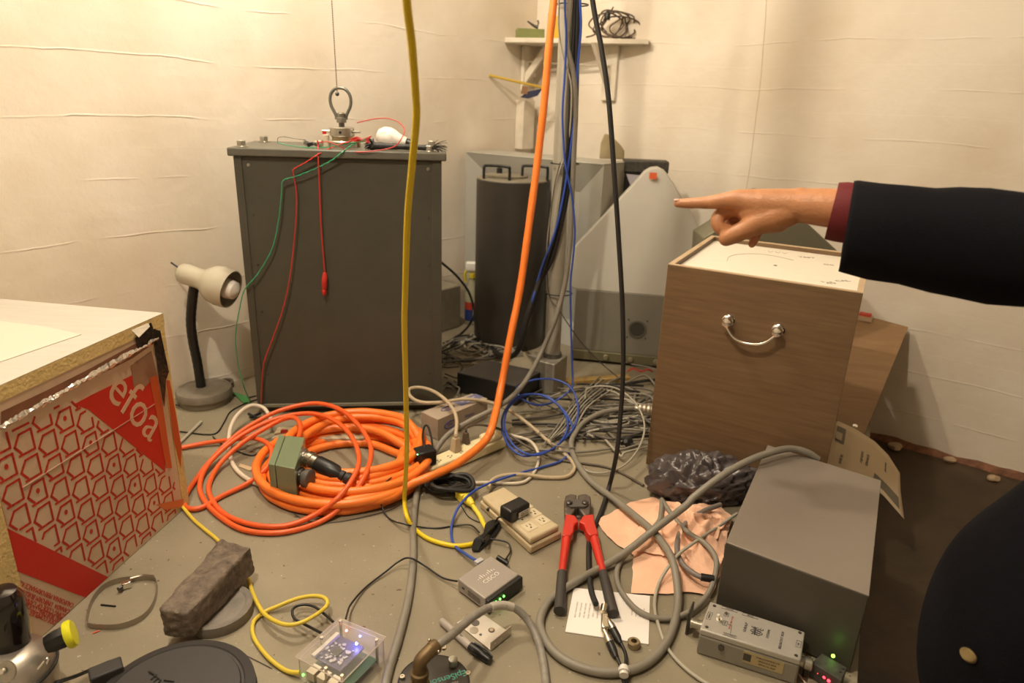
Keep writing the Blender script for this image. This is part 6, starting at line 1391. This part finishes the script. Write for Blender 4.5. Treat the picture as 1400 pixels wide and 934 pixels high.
def sring(x, yt, yb, xt_off, y=HY, dep=None):   # ring between a top and a bottom pixel
    y = y+hdy(x); T = Yd(x+xt_off, yt, y); Bm = Yd(x-xt_off, yb, y); c = (T+Bm)/2; a_ = (T-Bm)/2; dd_ = dep or a_.length*.85
    return (c, a_, V((.42, .91, 0))*dd_)
maroon = mat('maroon_cotton', (.14, .008, .012), .7, bump=.2, bscale=300)
obj('shirt_cuff', loft([sring(1138, 251, 326, 10, dep=.036), sring(1137, 249.5, 327, 10, dep=.040), sring(1150, 249, 330, 10, dep=.041), sring(1175, 252, 334, 10, dep=.041)]), maroon, person, bevel=.0)
navy = mat('navy_wool', (.0045, .0045, .0075), .85, var=.15, scale=60, bump=.3, bscale=350, spec=.15)
sl = loft([sring(1158, 251, 368, 10, HY, .046), sring(1157, 249, 371, 11, HY, .053), sring(1163, 248, 373, 11, HY, .056), sring(1195, 251, 381, 9, HY, .06), sring(1235, 253, 390, 7, HY, .063), sring(1275, 257, 399, 6, HY, .065), sring(1310, 256, 407, 5, HY, .067), sring(1350, 259, 414, 4, HY, .07), sring(1400, 262, 419, 2, HY, .075), sring(1470, 262, 440, 0, HY, .085), sring(1560, 250, 470, 0, HY, .095)], 36)
for i, p in enumerate(sl.v): sl.v[i] = p+V((0, 1, 1))*noise.noise(p*22)*.003
for k in range(3):
    bq = Yd(1160+k*11, 366+k*3.0, HY-.045)
# torso
tors = []
def tr_(z, xl, xr, yc, dy): return (V(((xl+xr)/2, yc, z)), V(((xr-xl)/2, 0, 0)), V((0, dy, 0)))
jac = loft([tr_(.06, .72, 1.18, .86, .16), tr_(.10, .695, 1.2, .86, .17), tr_(.18, .675, 1.21, .86, .175), tr_(.26, .67, 1.21, .86, .175), tr_(.33, .678, 1.21, .86, .17), tr_(.38, .694, 1.21, .86, .16), tr_(.43, .718, 1.22, .85, .15), tr_(.50, .762, 1.25, .84, .145), tr_(.60, .85, 1.30, .83, .145), tr_(.72, .93, 1.36, .82, .15), tr_(.84, .93, 1.40, .81, .15), tr_(.92, .95, 1.40, .80, .14), tr_(.98, 1.0, 1.36, .79, .11), tr_(1.02, 1.09, 1.27, .78, .07)], 40)
for i, p in enumerate(jac.v): jac.v[i] = p+V((1, 1, 0))*noise.noise(V((p.x*9, p.y*9, p.z*4)))*.008
jmb = MB(); jmb.v = jac.v+[]; jmb.f = jac.f+[]; jo = obj('jacket', jmb, navy, person, angle=180); sb2 = jo.modifiers.new('smooth', 'SUBSURF'); sb2.levels = 1; sb2.render_levels = 2
obj('sleeve', sl, navy, person, angle=100)
bt2 = thing_btn = None
for px, py, m_, r_ in ((1380, 650, BLACK, .011), (1324, 896, mat('brass_button', (.55, .45, .25), .25, .9), .012)):
    b_ = Yd(px, py, .80); 
    # push button on the jacket surface: march along the ray to the body
    r_y = ray(px, py); hit = None; mw = jo.data
    from mathutils.bvhtree import BVHTree
    bv = BVHTree.FromPolygons(jac.v, jac.f); h = bv.ray_cast(CAM, r_y.normalized())
    if h[0] is not None: obj('button', MB().lathe([(r_, 0), (r_, .002), (r_*.7, .0035), (.001, .003)], h[0]+h[1]*-.001, h[1], 18), m_, jo)
fold = mat('dark_velvet', (.010, .009, .013), .9)
mb = MB()
for k in range(5):
    pts = []
    for j in range(5):
        h = bv.ray_cast(CAM, ray(1318+k*17+j*5, 940-j*22+abs(j-3)*4+k*2).normalized())
        if h[0] is not None: pts.append(h[0]+h[1]*.004)
    if len(pts) > 2: mb.tube(pts, .007, 8, 5)

# trousers, shoes, head
trm = mat('charcoal_trousers', (.02, .019, .022), .85)
mb = MB(); 
for sx, yo in ((-1, .06), (1, -.02)):
    x = .98+sx*.09; limb(mb, [(V((x, .84+yo, .16)), .085), (V((x-.02, .82+yo, .02)), .068), (V((x, .86+yo, -.17)), .055)])
remeshed(mb, .008, 6, 'trousers', person, trm)
for sx, yo in ((-1, .06), (1, -.02)):
    x = .98+sx*.09; c = V((x-.05, .86+yo, LOW+.03)); s = MB().ball(c, (.12, .045, .045), 20)
    for i, p in enumerate(s.v): s.v[i] = V((p.x, p.y, max(p.z, LOW+.001)))
    obj('shoe', s, mat('black_leather', (.012, .01, .01), .3), person)
hc_ = V((1.14, .77, 1.17)); mb = MB()
limb(mb, [(V((1.18, .78, 1.0)), .055), (V((1.16, .775, 1.08)), .05)])
mb.ball(hc_, (.092, .075, .105), 24); mb.ball(hc_+V((-.03, 0, -.055)), (.055, .05, .05), 16)
limb(mb, [(hc_+V((-.088, 0, .015)), .009), (hc_+V((-.105, 0, -.018)), .013)]); mb.ball(hc_+V((-.08, 0, -.05)), (.012, .024, .009), 12)
for s in (-1, 1): mb.ball(hc_+V((.01, s*.075, -.005)), (.018, .008, .03), 12)
hd = remeshed(mb, .004, 4, 'head', person, skin)
hr = MB().ball(hc_+V((.022, 0, .022)), (.095, .081, .1), 28)
for i, p in enumerate(hr.v): hr.v[i] = p+(p-hc_).normalized()*noise.noise(p*60)*.005
obj('hair', hr, mat('grey_hair', (.2, .18, .16), .8), hd)
for s in (-1, 1): obj('eye', MB().ball(hc_+V((-.078, s*.03, .01)), .010, 12), mat('eye_white', (.7, .68, .62), .2), hd)
